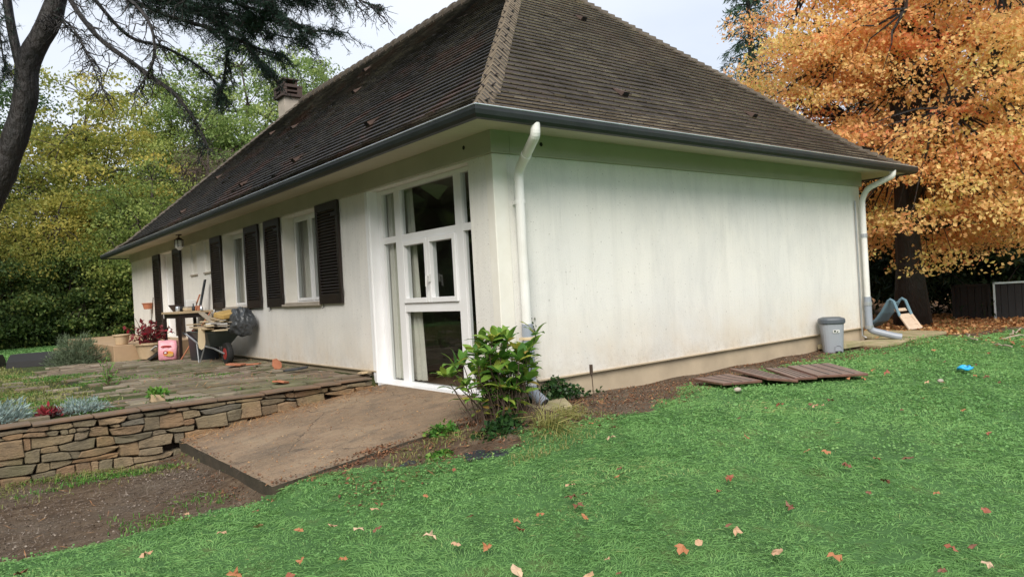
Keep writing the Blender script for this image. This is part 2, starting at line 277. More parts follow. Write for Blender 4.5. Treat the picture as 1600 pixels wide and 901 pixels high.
# ------------------------------------------------------------------ mesh helpers
class MB:
    def __init__(s): s.v = []; s.f = []; s.rnd = []; s.butt = []
    def add(s, vs, fs, rnd=None, butt=None):
        o = len(s.v); s.v += [tuple(p) for p in vs]; s.f += [tuple(i+o for i in f) for f in fs]
        s.rnd += [R.random() if rnd is None else rnd]*len(fs); s.butt += (butt or [0]*len(fs)); return s
    def box(s, a, b, rnd=None):
        x0, y0, z0 = a; x1, y1, z1 = b
        return s.add([(x0,y0,z0),(x1,y0,z0),(x1,y1,z0),(x0,y1,z0),(x0,y0,z1),(x1,y0,z1),(x1,y1,z1),(x0,y1,z1)],
              [(0,3,2,1),(4,5,6,7),(0,1,5,4),(1,2,6,5),(2,3,7,6),(3,0,4,7)], rnd)
    def obox(s, c, ax, ay, az, rnd=None):
        """oriented box: centre and three half-extent vectors"""
        c, ax, ay, az = map(Vector, (c, ax, ay, az)); vs = []
        for k in (-1, 1):
            for (i, j) in ((-1,-1),(1,-1),(1,1),(-1,1)): vs.append(c+ax*i+ay*j+az*k)
        return s.add(vs, [(0,3,2,1),(4,5,6,7),(0,1,5,4),(1,2,6,5),(2,3,7,6),(3,0,4,7)], rnd)
    def tube(s, pts, rr, n=8, cap=True):
        pts = [Vector(p) for p in pts]; rr = rr if hasattr(rr, '__len__') else [rr]*len(pts)
        rings = []; prev = None
        for i, p in enumerate(pts):
            d = (pts[min(i+1, len(pts)-1)] - pts[max(i-1, 0)]).normalized()
            if prev is None: u = d.orthogonal().normalized()
            else:
                u = prev - d*prev.dot(d); u = u.normalized() if u.length > 1e-6 else d.orthogonal().normalized()
            prev = u; q = d.cross(u)
            rings.append([p + (u*math.cos(2*math.pi*k/n) + q*math.sin(2*math.pi*k/n))*rr[i] for k in range(n)])
        vs = [v for r_ in rings for v in r_]; fs = []
        for i in range(len(pts)-1):
            for k in range(n): a = i*n+k; b2 = i*n+(k+1) % n; fs.append((a, b2, b2+n, a+n))
        if cap: fs.append(tuple(range(n-1, -1, -1))); fs.append(tuple(range((len(pts)-1)*n, len(pts)*n)))
        return s.add(vs, fs)
    def lathe(s, c, prof, n=20, sx=1, sy=1):
        c = Vector(c); vs = []; fs = []
        for (r_, z) in prof:
            for k in range(n): a = 2*math.pi*k/n; vs.append((c.x+r_*math.cos(a)*sx, c.y+r_*math.sin(a)*sy, c.z+z))
        for i in range(len(prof)-1):
            for k in range(n): a = i*n+k; b2 = i*n+(k+1) % n; fs.append((a, b2, b2+n, a+n))
        fs.append(tuple(range(n-1, -1, -1))); fs.append(tuple(range((len(prof)-1)*n, len(prof)*n)))
        return s.add(vs, fs)
    def build(s, name, mat, parent=None, smooth=False, bevel=0, attrs=False):
        me = bpy.data.meshes.new(name); me.from_pydata(s.v, [], s.f); me.update()
        if attrs:
            for nm, dat in (('rnd', s.rnd), ('butt', s.butt)):
                a = me.attributes.new(nm, 'FLOAT', 'FACE'); a.data.foreach_set('value', np.array(dat, dtype=np.float32))
        me.materials.append(MAT[mat] if isinstance(mat, str) else mat)
        if smooth: me.polygons.foreach_set('use_smooth', [True]*len(me.polygons))
        o = bpy.data.objects.new(name, me); C.objects.link(o); o.parent = parent
        if bevel:
            m = o.modifiers.new('b', 'BEVEL'); m.width = bevel; m.segments = 2; m.limit_method = 'ANGLE'; m.angle_limit = rad(40)
        return o
def tag(o, label, cat, group=None, kind=None):
    if label: o['label'] = label
    if cat: o['category'] = cat
    if group: o['group'] = group
    if kind: o['kind'] = kind
    return o
def empty(name, loc=(0,0,0), rz=0, label=None, cat=None, group=None):
    o = bpy.data.objects.new(name, None); C.objects.link(o); o.location = loc; o.rotation_euler.z = rz; o.empty_display_size = .1
    return tag(o, label, cat, group)
def np_mesh(name, V, nper, mat, parent=None, attrs=None, smooth=False):
    """V: (n, nper, 3) separate polygons"""
    n = V.shape[0]; me = bpy.data.meshes.new(name)
    me.vertices.add(n*nper); me.vertices.foreach_set('co', V.reshape(-1).astype(np.float32))
    me.loops.add(n*nper); me.loops.foreach_set('vertex_index', np.arange(n*nper, dtype=np.int32))
    me.polygons.add(n); me.polygons.foreach_set('loop_start', np.arange(0, n*nper, nper, dtype=np.int32)); me.polygons.foreach_set('loop_total', np.full(n, nper, dtype=np.int32))
    me.update(calc_edges=True)
    for k, d in (attrs or {}).items():
        a = me.attributes.new(k, 'FLOAT', 'FACE'); a.data.foreach_set('value', d.astype(np.float32))
    me.materials.append(MAT[mat]); 
    o = bpy.data.objects.new(name, me); C.objects.link(o); o.parent = parent; return o
def unit(a): return a/np.maximum(np.linalg.norm(a, axis=-1, keepdims=True), 1e-9)
def leaf_quads(P, size, asp, up=.5, droop=0., dirs=None, g=rng):
    """diamond leaves at points P"""
    n = len(P); nrm = unit(g.normal(size=(n, 3)) + np.array([0, 0, up])); 
    d = g.normal(size=(n, 3)) if dirs is None else dirs + g.normal(size=(n, 3))*.35
    d[:, 2] -= droop; d = unit(d - nrm*np.sum(d*nrm, 1, keepdims=True)); s_ = np.cross(nrm, d)
    L = (size*(.6+.8*g.random((n, 1)))); W = L*asp*.5
    fold = nrm*W*.35
    return np.stack([P, P+d*L*.5+s_*W+fold, P+d*L, P+d*L*.5-s_*W+fold], 1)
def smooth01(x): x = np.clip(x, 0, 1); return x*x*(3-2*x)

# ------------------------------------------------------------------ terrain
def gz(x, y):
    x = np.asarray(x, float); y = np.asarray(y, float)
    s = smooth01((x+3)/3); t = smooth01((y+4.5)/3.7)
    z = .3*s*t - .18*smooth01((x-10)/6)*smooth01((y+4.5)/3.7)
    z = z + .015*np.sin(x*2.1+1)*np.sin(y*1.7) + .01*np.sin(x*5.3+y*3.1)
    k = smooth01((y-2.62)/.12)*smooth01((.35-x)/.15)
    far = smooth01((y-17)/3)
    k = np.maximum(k, far*smooth01((9-x)/6))
    z = z*(1-k) + k*(.47-.02*smooth01((y-9)/3))
    z = z - .055*smooth01((-2.36-x)/.12)*smooth01((y+.25)/.25)*(1-k)
    q = smooth01((y+1.2)/.7)*smooth01((x+2.5)/.2)*(x < .1)*smooth01((.1-y)/.3); z = z*(1-q)+np.maximum(z, .40+.27*x/2.42-.03)*q*(1-k)+z*q*k
    inside = (x > .2) & (x < 7.4) & (y > .2) & (y < 16.9)
    return np.where(inside, .2, z)
def lawn_edge(x):
    return np.interp(x, [-12, -6, -4.1, -3.35, -2.45, -2.3, -1.75, -1.3, -.3, .8, 2.2, 3.8, 5.5, 7.5, 8.4, 9.2, 12, 20], [-.1, -.05, 0, -.02, -.02, -.25, -.42, -.9, -1.05, -.98, -.75, -.62, -.5, -.5, -.75, -1.1, -1.9, -3.2])
def wob(x, y): return .12*np.sin(x*3.1+y*1.3)+.08*np.sin(x*7.7+2)+.05*np.sin(x*17+y*5)
def zones(x, y):
    lawn = 1-smooth01((y+wob(x, y)-lawn_edge(x))/.3+.5)
    litter = smooth01((x-8.3+wob(y, x))/1.2)*smooth01((y-(lawn_edge(x)+.1))/.5)*(x < 40)
    back = smooth01((y-12.5)/1)*smooth01((-1.7-x)/.4)
    back = np.maximum(back, smooth01((y-17.5)/1.))
    pav = smooth01((y-2.6)/.1)*(x < .3)*(1-back)
    lawn = np.maximum(lawn, back*(y < 26))
    return lawn, litter*(y < 17), pav
def axis_pts(lo, hi, st, far):
    a = list(np.arange(lo, hi+1e-6, st)); d = st; x = hi; b = []
    while x < far: d *= 1.22; x += d; b.append(x)
    d = st; x = lo; c = []
    while x > -far: d *= 1.22; x -= d; c.append(x)
    return np.array(c[::-1]+a+b)
gx = axis_pts(-7, 13, .09, 900); gy = axis_pts(-6, 5, .09, 900)
X, Y = np.meshgrid(gx, gy); Z = gz(X, Y)
me = bpy.data.meshes.new('ground'); nx, ny = len(gx), len(gy)
V = np.stack([X, Y, Z], -1).reshape(-1, 3)
idx = np.arange(nx*ny).reshape(ny, nx); F4 = np.stack([idx[:-1,:-1], idx[:-1,1:], idx[1:,1:], idx[1:,:-1]], -1).reshape(-1, 4)
me.vertices.add(len(V)); me.vertices.foreach_set('co', V.reshape(-1).astype(np.float32))
me.loops.add(F4.size); me.loops.foreach_set('vertex_index', F4.reshape(-1).astype(np.int32))
me.polygons.add(len(F4)); me.polygons.foreach_set('loop_start', np.arange(0, F4.size, 4, dtype=np.int32)); me.polygons.foreach_set('loop_total', np.full(len(F4), 4, dtype=np.int32))
me.update(calc_edges=True); me.polygons.foreach_set('use_smooth', [True]*len(F4))
la, li, pa = zones(X.reshape(-1), Y.reshape(-1))
ca = me.color_attributes.new('zone', 'FLOAT_COLOR', 'POINT'); ca.data.foreach_set('color', np.stack([la, li, pa, np.ones_like(la)], -1).reshape(-1).astype(np.float32))
me.materials.append(MAT['ground']); ground = bpy.data.objects.new('ground', me); C.objects.link(ground); ground['kind'] = 'structure'

# ------------------------------------------------------------------ house
W, L, OV = 7.55, 17.1, .56
house = empty('house', (0, 0, 0), 0, 'white rendered single storey house with steep brown tiled hip roof and dark shutters', 'house')
def wall_holes(axis, pos, thick, u0, u1, z0, z1, holes, name, mat):
    """wall in a plane; axis 'x' -> plane x=pos, u=y. thick goes to the inside (+)."""
    us = sorted({u0, u1, *[h[0] for h in holes], *[h[1] for h in holes]}); zs = sorted({z0, z1, *[h[2] for h in holes], *[h[3] for h in holes]})
    m = MB(); p = (lambda u, z, d: (pos+d, u, z)) if axis == 'x' else (lambda u, z, d: (u, pos+d, z))
    ishole = lambda a, b: any(h[0] <= a < h[1] and h[2] <= b < h[3] for h in holes)
    for i in range(len(us)-1):
        for j in range(len(zs)-1):
            a, b, c, d = us[i], us[i+1], zs[j], zs[j+1]
            if ishole(a, c): continue
            for dd in (0, thick): m.add([p(a,c,dd), p(b,c,dd), p(b,d,dd), p(a,d,dd)], [(0,1,2,3)])
    low = sorted([(h[0], h[1]) for h in holes if h[2] <= z0]); segs = []; cu = u0
    for a, b in low: segs.append((cu, a)); cu = b
    segs.append((cu, u1)); edges = [((a, z0), (b, z0)) for a, b in segs] + [((u1, z0), (u1, z1)), ((u1, z1), (u0, z1)), ((u0, z1), (u0, z0))]
    for (a, b, c, d) in holes: edges += ([] if c <= z0 else [((a,c),(b,c))]) + [((b,c),(b,d)), ((b,d),(a,d)), ((a,d),(a,c))]
    for e_ in (edges,):
        for (q, r_) in e_:
            m.add([p(*q,0), p(*r_,0), p(*r_,thick), p(*q,thick)], [(0,1,2,3)])
    return m.build(name, mat, house)
WIN = [(4.25, 5.58, 1.45, 2.83), (7.35, 8.66, 1.43, 2.83)]
BIG = (.42, 2.645, .38, 2.83)
NICHE = [(9.48, 9.93, 2.19, 2.83), (10.48, 10.95, 2.19, 2.83)]
DOOR = (12.38, 13.64, .8, 2.83)
wall_holes('x', 0, .30, 0, L, .55, 2.842, [(*BIG[:2], .55, BIG[3]), *WIN, *NICHE, DOOR], 'facade_wall', 'wall')
wall_holes('y', 0, .25, .302, W, .55, 2.842, [], 'gable_wall', 'wall')
wall_holes('y', L-.25, .25, .302, W, .55, 2.842, [], 'end_wall', 'wall')
wall_holes('x', W-.25, .25, .252, L-.252, .55, 2.842, [], 'rear_wall', 'wall')
fm = MB(); fm.box((.03, .03, -.1), (.28, BIG[0], .55)); fm.box((.03, BIG[1], -.1), (.28, L-.03, .55)); fm.box((.282, .03, -.1), (W-.03, .28, .548)); fm.box((.282, L-.3, -.1), (W-.03, L-.03, .548)); fm.box((W-.28, .282, -.1), (W-.03, L-.302, .549))
fm.build('foundation', 'foundation', house)
dm = MB(); dm.box((-.02, BIG[1]+.002, .535), (.03, L, .552)); dm.box((-.02, -.02, .534), (W+.01, .029, .551)); dm.build('drip_edge', 'foundation', house, bevel=.003)
cbm = MB(); cbm.box((.0, -.008, .553), (.17, .02, 2.839)); cbm.box((-.008, -.006, .553), (.02, .11, 2.838)); cbm.build('corner_band', 'smooth', house, bevel=.004)
# frieze ring beam and soffit
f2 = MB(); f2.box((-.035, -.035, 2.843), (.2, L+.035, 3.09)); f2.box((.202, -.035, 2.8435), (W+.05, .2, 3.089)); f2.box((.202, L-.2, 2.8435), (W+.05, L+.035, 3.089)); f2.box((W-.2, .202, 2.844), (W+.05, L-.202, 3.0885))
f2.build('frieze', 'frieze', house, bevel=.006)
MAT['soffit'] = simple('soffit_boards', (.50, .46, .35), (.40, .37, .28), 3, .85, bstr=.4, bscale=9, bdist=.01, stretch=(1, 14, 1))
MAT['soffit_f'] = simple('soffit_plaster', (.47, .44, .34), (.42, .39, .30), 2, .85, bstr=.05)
def ring(m, a, za, b, zb):
    """strip between rectangle expanded by a (height za) and by b"""
    q = lambda e, z: [(-e,-e,z),(W+e,-e,z),(W+e,L+e,z),(-e,L+e,z)]
    m.add(q(a, za)+q(b, zb), [(0,1,5,4),(1,2,6,5),(2,3,7,6),(3,0,4,7)])
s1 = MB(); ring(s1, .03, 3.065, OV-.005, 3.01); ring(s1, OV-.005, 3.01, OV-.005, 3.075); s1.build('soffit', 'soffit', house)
# roof
BX = [(0, 0), (.5, .335), (4.335, .335+3.835*.932)]
def rz(r_):
    return 3.085 + (r_*.67 if r_ < .5 else .335+(r_-.5)*.932)
RM = W/2+OV
def slope_tiles(name, mat, corner, uvec, inward, length, e=.125, tw=.17, jit=1.0):
    """courses of flat tiles on one slope"""
    m = MB(); corner = Vector(corner); u = Vector(uvec); v = Vector(inward); 
    # sample arc length
    rs = []; r_ = 0
    while r_ < RM-.001:
        rs.append(r_); k = .67 if r_ < .5 else .932
        r_ += e/math.sqrt(1+k*k)
    rs.append(RM)
    for i in range(len(rs)-1):
        ra, rb = rs[i], min(rs[i+1]+.012, RM); k = .67 if ra < .5 else .932
        nn = (Vector((0, 0, 1)) - v*k).normalized()
        lo, hi = ra, length-ra
        if hi-lo < .1: break
        x = lo - (tw/2 if i % 2 else 0)
        while x < hi:
            a = max(x+.002, lo); b = min(x+tw-.003, hi); x += tw
            if b-a < .02: continue
            wav = .012*math.sin(a*1.3+i*.21)+.010*math.sin(a*.6-i*.37)+.006*math.sin(a*3.7+i)
            dr = wav*.5 + R.uniform(-.0018, .0018)*jit + (R.uniform(-.02, .0) if R.random() < .01 else 0)
            th = .029+R.uniform(-.002, .002)*jit
            if R.random() < .006: th += .012
            p = lambda s_, r2, h: corner + u*s_ + v*(r2+dr) + Vector((0,0,1))*rz(r2+dr) + nn*h
            b1 = rb if True else ra; a2 = max(a, rb); b2 = min(b, length-rb)
            if b2 <= a2: a2, b2 = a, b
            vs = [p(a, ra, .014), p(b, ra, .014), p(b, ra, th), p(a, ra, th), p(b2, rb, .003), p(a2, rb, .003), p(b2, rb, -.009), p(a2, rb, -.009)]
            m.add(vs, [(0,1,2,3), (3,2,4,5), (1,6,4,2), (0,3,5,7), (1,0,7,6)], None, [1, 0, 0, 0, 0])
    pl = lambda r2, s_: corner + u*s_ + v*r2 + Vector((0, 0, rz(r2)-.012))
    m.add([pl(0,0), pl(0,length), pl(.5,length-.5), pl(.5,.5), pl(RM,length-RM), pl(RM,RM)], [(0,1,2,3),(3,2,4,5)], .5, [0,0])
    return m.build(name, mat, house, attrs=True)
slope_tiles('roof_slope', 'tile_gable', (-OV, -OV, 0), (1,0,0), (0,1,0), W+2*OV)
slope_tiles('roof_slope', 'tile_front', (-OV, -OV, 0), (0,1,0), (1,0,0), L+2*OV)
slope_tiles('roof_slope', 'tile_front', (-OV, L+OV, 0), (1,0,0), (0,-1,0), W+2*OV, e=.2, tw=.5)
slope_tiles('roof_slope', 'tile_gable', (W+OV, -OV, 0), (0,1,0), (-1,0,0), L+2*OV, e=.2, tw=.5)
def caps(name, pts, dirs_ab, step, half, lift, tip=.02):
    """overlapping V caps along a polyline; dirs_ab: the two downhill side vectors"""
    m = MB(); A, B_ = map(Vector, dirs_ab); A, B_ = A.normalized(), B_.normalized()
    for (p, q) in zip(pts[:-1], pts[1:]):
        p, q = Vector(p), Vector(q); n_ = int((q-p).length/step); d = (q-p)/n_
        for i in range(n_):
            o = p+d*i; e2 = o+d*1.15; hh = half*R.uniform(.98, 1.02); l0 = lift+tip+.012+R.uniform(-.004, .006)
            u = Vector((0, 0, 1))
            sec = lambda o2, h: [o2+A*hh+u*(h-.035), o2+A*hh*.45+u*(h-.004), o2+u*(h+.02), o2+B_*hh*.45+u*(h-.004), o2+B_*hh+u*(h-.035)]
            a = sec(o, l0); b = sec(e2, lift-.005); c = [x-u*.02 for x in a]
            fs = [(k, k+1, k+6, k+5) for k in range(4)] + [(10+k, 11+k, k+1, k) for k in range(4)]
            m.add(a+b+c, fs, None, [0]*4+[1]*4)
    return m.build(name, 'tile_cap', house, attrs=True)
k9 = .932
hp = lambda cx, cy, sx, sy: [(cx, cy, rz(0)+.0), (cx+sx*.5, cy+sy*.5, rz(.5)), (cx+sx*RM, cy+sy*RM, rz(RM))]
caps('hip_caps', hp(-OV,-OV,1,1), ((1,-.0,-.0),(0,1,0)) if False else ((.707,-.707,-.6),(-.707,.707,-.6)), .115, .14, .04, .012)
caps('hip_caps', hp(W+OV,-OV,-1,1), ((-.707,-.707,-.6),(.707,.707,-.6)), .13, .15, .02)
caps('hip_caps', hp(-OV,L+OV,1,-1), ((.707,.707,-.6),(-.707,-.707,-.6)), .30, .15, .03)
caps('hip_caps', hp(W+OV,L+OV,-1,-1), ((-.707,.707,-.6),(.707,-.707,-.6)), .30, .15, .03)
rd = MB()
y_ = RM-OV
while y_ < L+OV-RM:
    rr = [.11, .125, .135, .12]
    rd.tube([(W/2, y_, rz(RM)-.02), (W/2, y_+.1, rz(RM)-.02), (W/2, y_+.24, rz(RM)-.02), (W/2, y_+.36, rz(RM)-.02)], [.14, .135, .115, .11], 12); y_ += .33
rd.build('ridge_caps', 'tile_cap', house, attrs=True)
# little clay roof vents
def roof_vent(x, y, face):
    m = MB(); z = rz((x if face == 'f' else y)+OV)
    d = Vector((-1, 0, 0)) if face == 'f' else Vector((0, -1, 0)); s_ = Vector((0, 1, 0)) if face == 'f' else Vector((1, 0, 0))
    up = Vector((0, 0, 1)); c = Vector((x, y, z+.03)); wd = .06
    nrm = (up + d*k9).normalized(); upl = (-d + up*k9).normalized()
    vs = [c - s_*wd, c + s_*wd, c + s_*wd*.8 + nrm*.06, c - s_*wd*.8 + nrm*.06, c + upl*.2 - s_*wd, c + upl*.2 + s_*wd]
    vs += [c - s_*wd*.75+nrm*.012-d*-.002, c+s_*wd*.75+nrm*.012-d*-.002, c+s_*wd*.6+nrm*.052-d*-.002, c-s_*wd*.6+nrm*.052-d*-.002]
    m.add(vs[:6], [(3,2,5,4), (1,5,2), (0,3,4), (0,1,2,3)])
    o = m.build('roof_vent', 'tile_vent', house)
    h = MB(); h.add([v + d*.004 for v in vs[6:]], [(0,1,2,3)]); h.build('vent_opening', 'blackdark', o)
for (x, y) in ((1.96, 6.69), (1.86, 9.5), (.31, 3.1), (.23, 5.5), (.21, 8.04), (.2, 12.3), (2.3, 12.0), (1.2, 12.8), (3.0, 8.2)): roof_vent(x, y, 'f')
for (x, y) in ((3.61, 2.19), (2.27, .25), (5.12, .31)): roof_vent(x, y, 'g')
# gutter
def gutter():
    e = OV + .05; path = [(-e,-e),(W+e,-e),(W+e,L+e),(-e,L+e)]
    prof = [(.050, .035), (.056, -.005), (.049, -.042), (.028, -.068), (-.006, -.074), (-.034, -.06), (-.048, -.022), (-.050, .025)]
    m = MB(); vs = []
    for (px, py), (sx, sy) in zip(path, ((-1,-1),(1,-1),(1,1),(-1,1))):
        for (o, h) in prof: vs.append((px+sx*o, py+sy*o, 3.062+h))
    n_ = len(prof); fs = []
    for c in range(4):
        for k in range(n_-1): a = c*n_+k; b = ((c+1) % 4)*n_+k; fs.append((a, b, b+1, a+1))
    m.add(vs, fs); g = m.build('gutter', 'zinc', house); g.modifiers.new('s', 'SOLIDIFY').thickness = .004
    b = MB(); ee = e+.052; pts = [(-ee,-ee,3.098),(W+ee,-ee,3.098),(W+ee,L+ee,3.098),(-ee,L+ee,3.098),(-ee,-ee,3.098)]
    for p, q in zip(pts[:-1], pts[1:]): b.tube([p, q], .007, 8)
    b.build('gutter_bead', 'bead', g)
    for k in range(1, 17):
        j = MB()
        y = -e + k*1.1+.2
        ring_ = [(-e-o*1.03, y, 3.062+h*1.03) for (o, h) in prof[:6]]; r2 = [(x, y_+.045, z) for (x, y_, z) in ring_]
        j.add(ring_+r2, [(i, i+1, i+7, i+6) for i in range(5)]); j.build('gutter_joint', 'zinc', g)
    for k in range(0, 8):
        j = MB()
        x = -e + k*1.15+.45
        ring_ = [(x, -e-o*1.03, 3.062+h*1.03) for (o, h) in prof[:6]]; r2 = [(x_+.045, y, z) for (x_, y, z) in ring_]
        j.add(ring_+r2, [(i, i+1, i+7, i+6) for i in range(5)]); j.build('gutter_joint', 'zinc', g)
gutter()
def pipe(pts, r_, name, mat, parent, n=16):
    """tube with rounded bends"""
    P = [Vector(p) for p in pts]; out = [P[0]]
    for a, b, c in zip(P[:-2], P[1:-1], P[2:]):
        d1 = (a-b).normalized(); d2 = (c-b).normalized(); k = min(.09, (a-b).length*.4, (c-b).length*.4)
        s_, e_ = b+d1*k, b+d2*k
        for t_ in (0, .25, .5, .75, 1): out.append(s_*(1-t_)**2 + b*2*t_*(1-t_) + e_*t_*t_)
    out.append(P[-1]); m = MB(); m.tube(out, r_, n, True); return m.build(name, mat, parent, smooth=False)
dp = pipe([(.05, -.61, 3.01), (.05, -.61, 2.90), (.235, -.11, 2.66), (.245, -.1, 1.12)], .048, 'downpipe', 'pvc', house)
pipe([(.245, -.1, 1.14), (.245, -.1, .47), (.27, -.27, .36)], .056, 'downpipe_foot', 'pvc_grey', dp)
bm_ = MB(); bm_.tube([(.27, -.268, .361), (.271, -.273, .358)], .047, 16); bm_.build('pipe_mouth', 'blackdark', dp)
for hx_, hy_, ax_ in ((-.037, .42, 'x'), (.62, -.037, 'y')):
    b_ = MB(); b_.tube([(hx_, hy_, 2.97), (hx_-(.002 if ax_ == 'x' else 0), hy_-(.002 if ax_ == 'y' else 0), 2.97)], .022, 12); b_.build('frieze_vent', 'blackdark', house)
b_ = MB(); b_.lathe((.242, -.1, 2.33), [(.056, 0), (.058, .03), (.056, .04)], 16); b_.box((.22, -.06, 2.335), (.26, .0, 2.365)); b_.build('pipe_bracket', 'pvc', dp)
b_ = MB(); b_.lathe((.245, -.1, .98), [(.062, 0), (.064, .02), (.062, .03)], 16); b_.box((.14, -.11, .985), (.35, -.09, 1.01)); b_.build('pipe_bracket', 'palewood', dp)
b_ = MB(); b_.tube([(.16, -.315, 2.757), (.145, -.355, 2.777)], .054, 16); b_.build('pipe_collar', 'pvc', dp); b_ = MB(); b_.lathe((.245, -.1, .53), [(.062, 0), (.062, .05)], 16); b_.build('pipe_collar', 'pvc', dp)
dp2 = pipe([(7.42, -.61, 3.01), (7.42, -.60, 2.92), (7.42, -.2, 2.78), (7.43, -.1, 2.62), (7.43, -.1, 1.0)], .045, 'downpipe', 'pvc', house)
pipe([(7.43, -.1, 1.04), (7.43, -.1, .50), (7.62, -.42, .39), (7.66, -.5, .375)], .055, 'downpipe_foot', 'pvc_grey', dp2)
for zc_, rc_ in ((.9, .063), (.52, .066), (2.0, .053)): b_ = MB(); b_.lathe((7.43, -.1, zc_), [(rc_, 0), (rc_, .06)], 16); b_.build('pipe_collar', 'galv', dp2)
b_ = MB(); b_.tube([(7.33, -.03, 2.6), (7.33, -.03, .42), (7.36, -.08, .38)], .012, 8); b_.build('earth_cable', 'galv', house)

# chimney
ch = MB(); cx_, cy_ = 3.62, 13.95; hw = .24
ch.box((cx_-hw*.9, cy_-hw, 5.9), (cx_+hw*.9, cy_+hw, 7.18)); cho = ch.build('chimney', 'chimney', house, bevel=.01)
cc = MB()
cc.box((cx_-.3, cy_-.33, 7.182), (cx_+.3, cy_+.33, 7.25)); cc.box((cx_-.3, cy_-.33, 7.44), (cx_+.3, cy_+.33, 7.50)); cc.box((cx_-.28, cy_-.3, 7.32), (cx_+.28, cy_+.3, 7.37))
for sx in (-1, 1):
    for sy in (-1, 1): cc.box((cx_+sx*.22-.07, cy_+sy*.25-.07, 7.25), (cx_+sx*.22+.07, cy_+sy*.25+.07, 7.438))
cc.box((cx_-.2, cy_-.2, 7.252), (cx_+.2, cy_+.2, 7.437))
cc.box((cx_-.2, cy_-.22, 7.502), (cx_+.2, cy_+.22, 7.56))
for sx in (-1, 1):
    for sy in (-1, 1): cc.box((cx_+sx*.17-.03, cy_+sy*.19-.03, 7.56), (cx_+sx*.17+.03, cy_+sy*.19+.03, 7.66))
cc.box((cx_-.24, cy_-.27, 7.662), (cx_+.24, cy_+.27, 7.70)); cc.build('chimney_cap', 'chimcap', cho, bevel=.006)

# --- windows. frames lie in planes x = const (facade)
def frame_rect(m, x0, x1, a, b, c, d, wd):
    m.box((x0, a, c), (x1, a+wd, d)); m.box((x0, b-wd, c), (x1, b, d)); m.box((x0+.001, a+wd, c), (x1-.001, b-wd, c+wd)); m.box((x0+.001, a+wd, d-wd), (x1-.001, b-wd, d))
def pane(parent, x, a, b, c, d, name='glass'):
    m = MB(); m.add([(x, a, c), (x, b, c), (x, b, d), (x, a, d)], [(0,3,2,1)]); return m.build(name, 'glass', parent)
bw = empty('picture_window'); bw.parent = house
x0, x1 = .13, .20
fb = MB()
A0, A1, Z0, Z1 = BIG
ya = [(A0+.005, A0+.03), (.755, .895), (2.07, 2.215), (2.525, A1-.003)]   # vertical members (y ranges)
fb.box((x0, A1-.115, .40), (x1, A1-.003, Z1-.003)); fb.box((x0, A0+.003, .40), (x1, A0+.05, Z1-.003))
for (a, b) in ((.755, .895), (2.07, 2.215)): fb.box((x0, a, .432), (x1, b, 2.777))
fb.box((x0+.001, A0+.05, Z1-.053), (x1-.001, A1-.115, Z1-.003)); fb.box((x0-.01, A0+.05, .36), (x1-.001, A1-.115, .432))
fb.box((x0+.002, A0+.05, 2.15), (x1-.002, A1-.115, 2.23)); fb.box((x0+.003, .895, 1.285), (x1-.003, 2.07, 1.39))
fb.box((x0-.02, A0+.003, .352), (x1, A1-.003, .3995))
fb.build('window_frame', 'frame', bw, bevel=.004)
tm = MB(); tm.box((.0, A0+.001, .25), (x0-.021, A1-.001, .408)); tm.build('threshold', 'frame', bw, bevel=.004)
def casement(a, b, c, d):
    m = MB(); frame_rect(m, x0-.022, x1+.01, a, b, c, d, .058); o = m.build('casement', 'frame', bw, bevel=.005); pane(o, .16, a+.05, b-.05, c+.05, d-.05); return o
c1_ = casement(1.485, 2.066, 1.394, 2.146); c2_ = casement(.899, 1.481, 1.394, 2.146)
hm = MB(); hm.box((x0-.045, 1.42, 1.63), (x0-.022, 1.45, 1.72)); hm.tube([(x0-.05, 1.435, 1.70), (x0-.075, 1.435, 1.70), (x0-.08, 1.435, 1.58)], .011, 8); hm.build('handle', 'white', c2_)
for (a, b, c, d) in ((2.215, 2.53, 2.23, 2.777), (.895, 2.07, 2.23, 2.777), (A0+.05, .755, 2.23, 2.777), (2.215, 2.53, .432, 2.15), (.895, 2.07, .432, 1.285), (A0+.05, .755, .432, 2.15)): pane(bw, .165, a-.004, b+.004, c-.004, d+.004)
rv = MB(); rv.box((.012, A1-.012, .40), (x0-.001, A1-.001, Z1)); rv.build('window_reveal', 'frame', bw); rv = MB(); rv.box((-.01, A1-.001, .40), (.03, A1+.075, Z1)) ; rv.build('window_reveal', 'frame', bw)
def small_window(a, b, c, d):
    wn = empty('window'); wn.parent = house
    m = MB(); frame_rect(m, .19, .25, a+.003, b-.003, c+.003, d-.003, .055); m.box((.191, (a+b)/2-.045, c+.058), (.249, (a+b)/2+.045, d-.058))
    m.build('window_frame', 'frame', wn, bevel=.004)
    m2 = MB(); mid = (a+b)/2
    for (p, q) in ((a+.06, mid-.046), (mid+.046, b-.06)): frame_rect(m2, .178, .1895, p-.012, q+.012, c+.045, d-.045, .045)
    m2.build('sash', 'frame', wn, bevel=.003)
    pane(wn, .22, a+.05, mid-.04, c+.05, d-.05); pane(wn, .22, mid+.04, b-.05, c+.05, d-.05)
    s_ = MB(); s_.box((-.06, a-.05, c-.035), (.12, b+.05, c-.002)); s_.box((-.03, a+.01, c-.0015), (.189, b-.01, c+.022)); s_.build('window_sill', 'chimney', wn, bevel=.004)
    r2 = MB(); r2.box((.004, b-.007, c+.0225), (.188, b-.001, d)); r2.build('window_reveal', 'smooth', wn); r2 = MB(); r2.box((.004, a+.001, c+.0225), (.188, a+.007, d)); r2.build('window_reveal', 'smooth', wn)
small_window(*WIN[0]); small_window(*WIN[1])
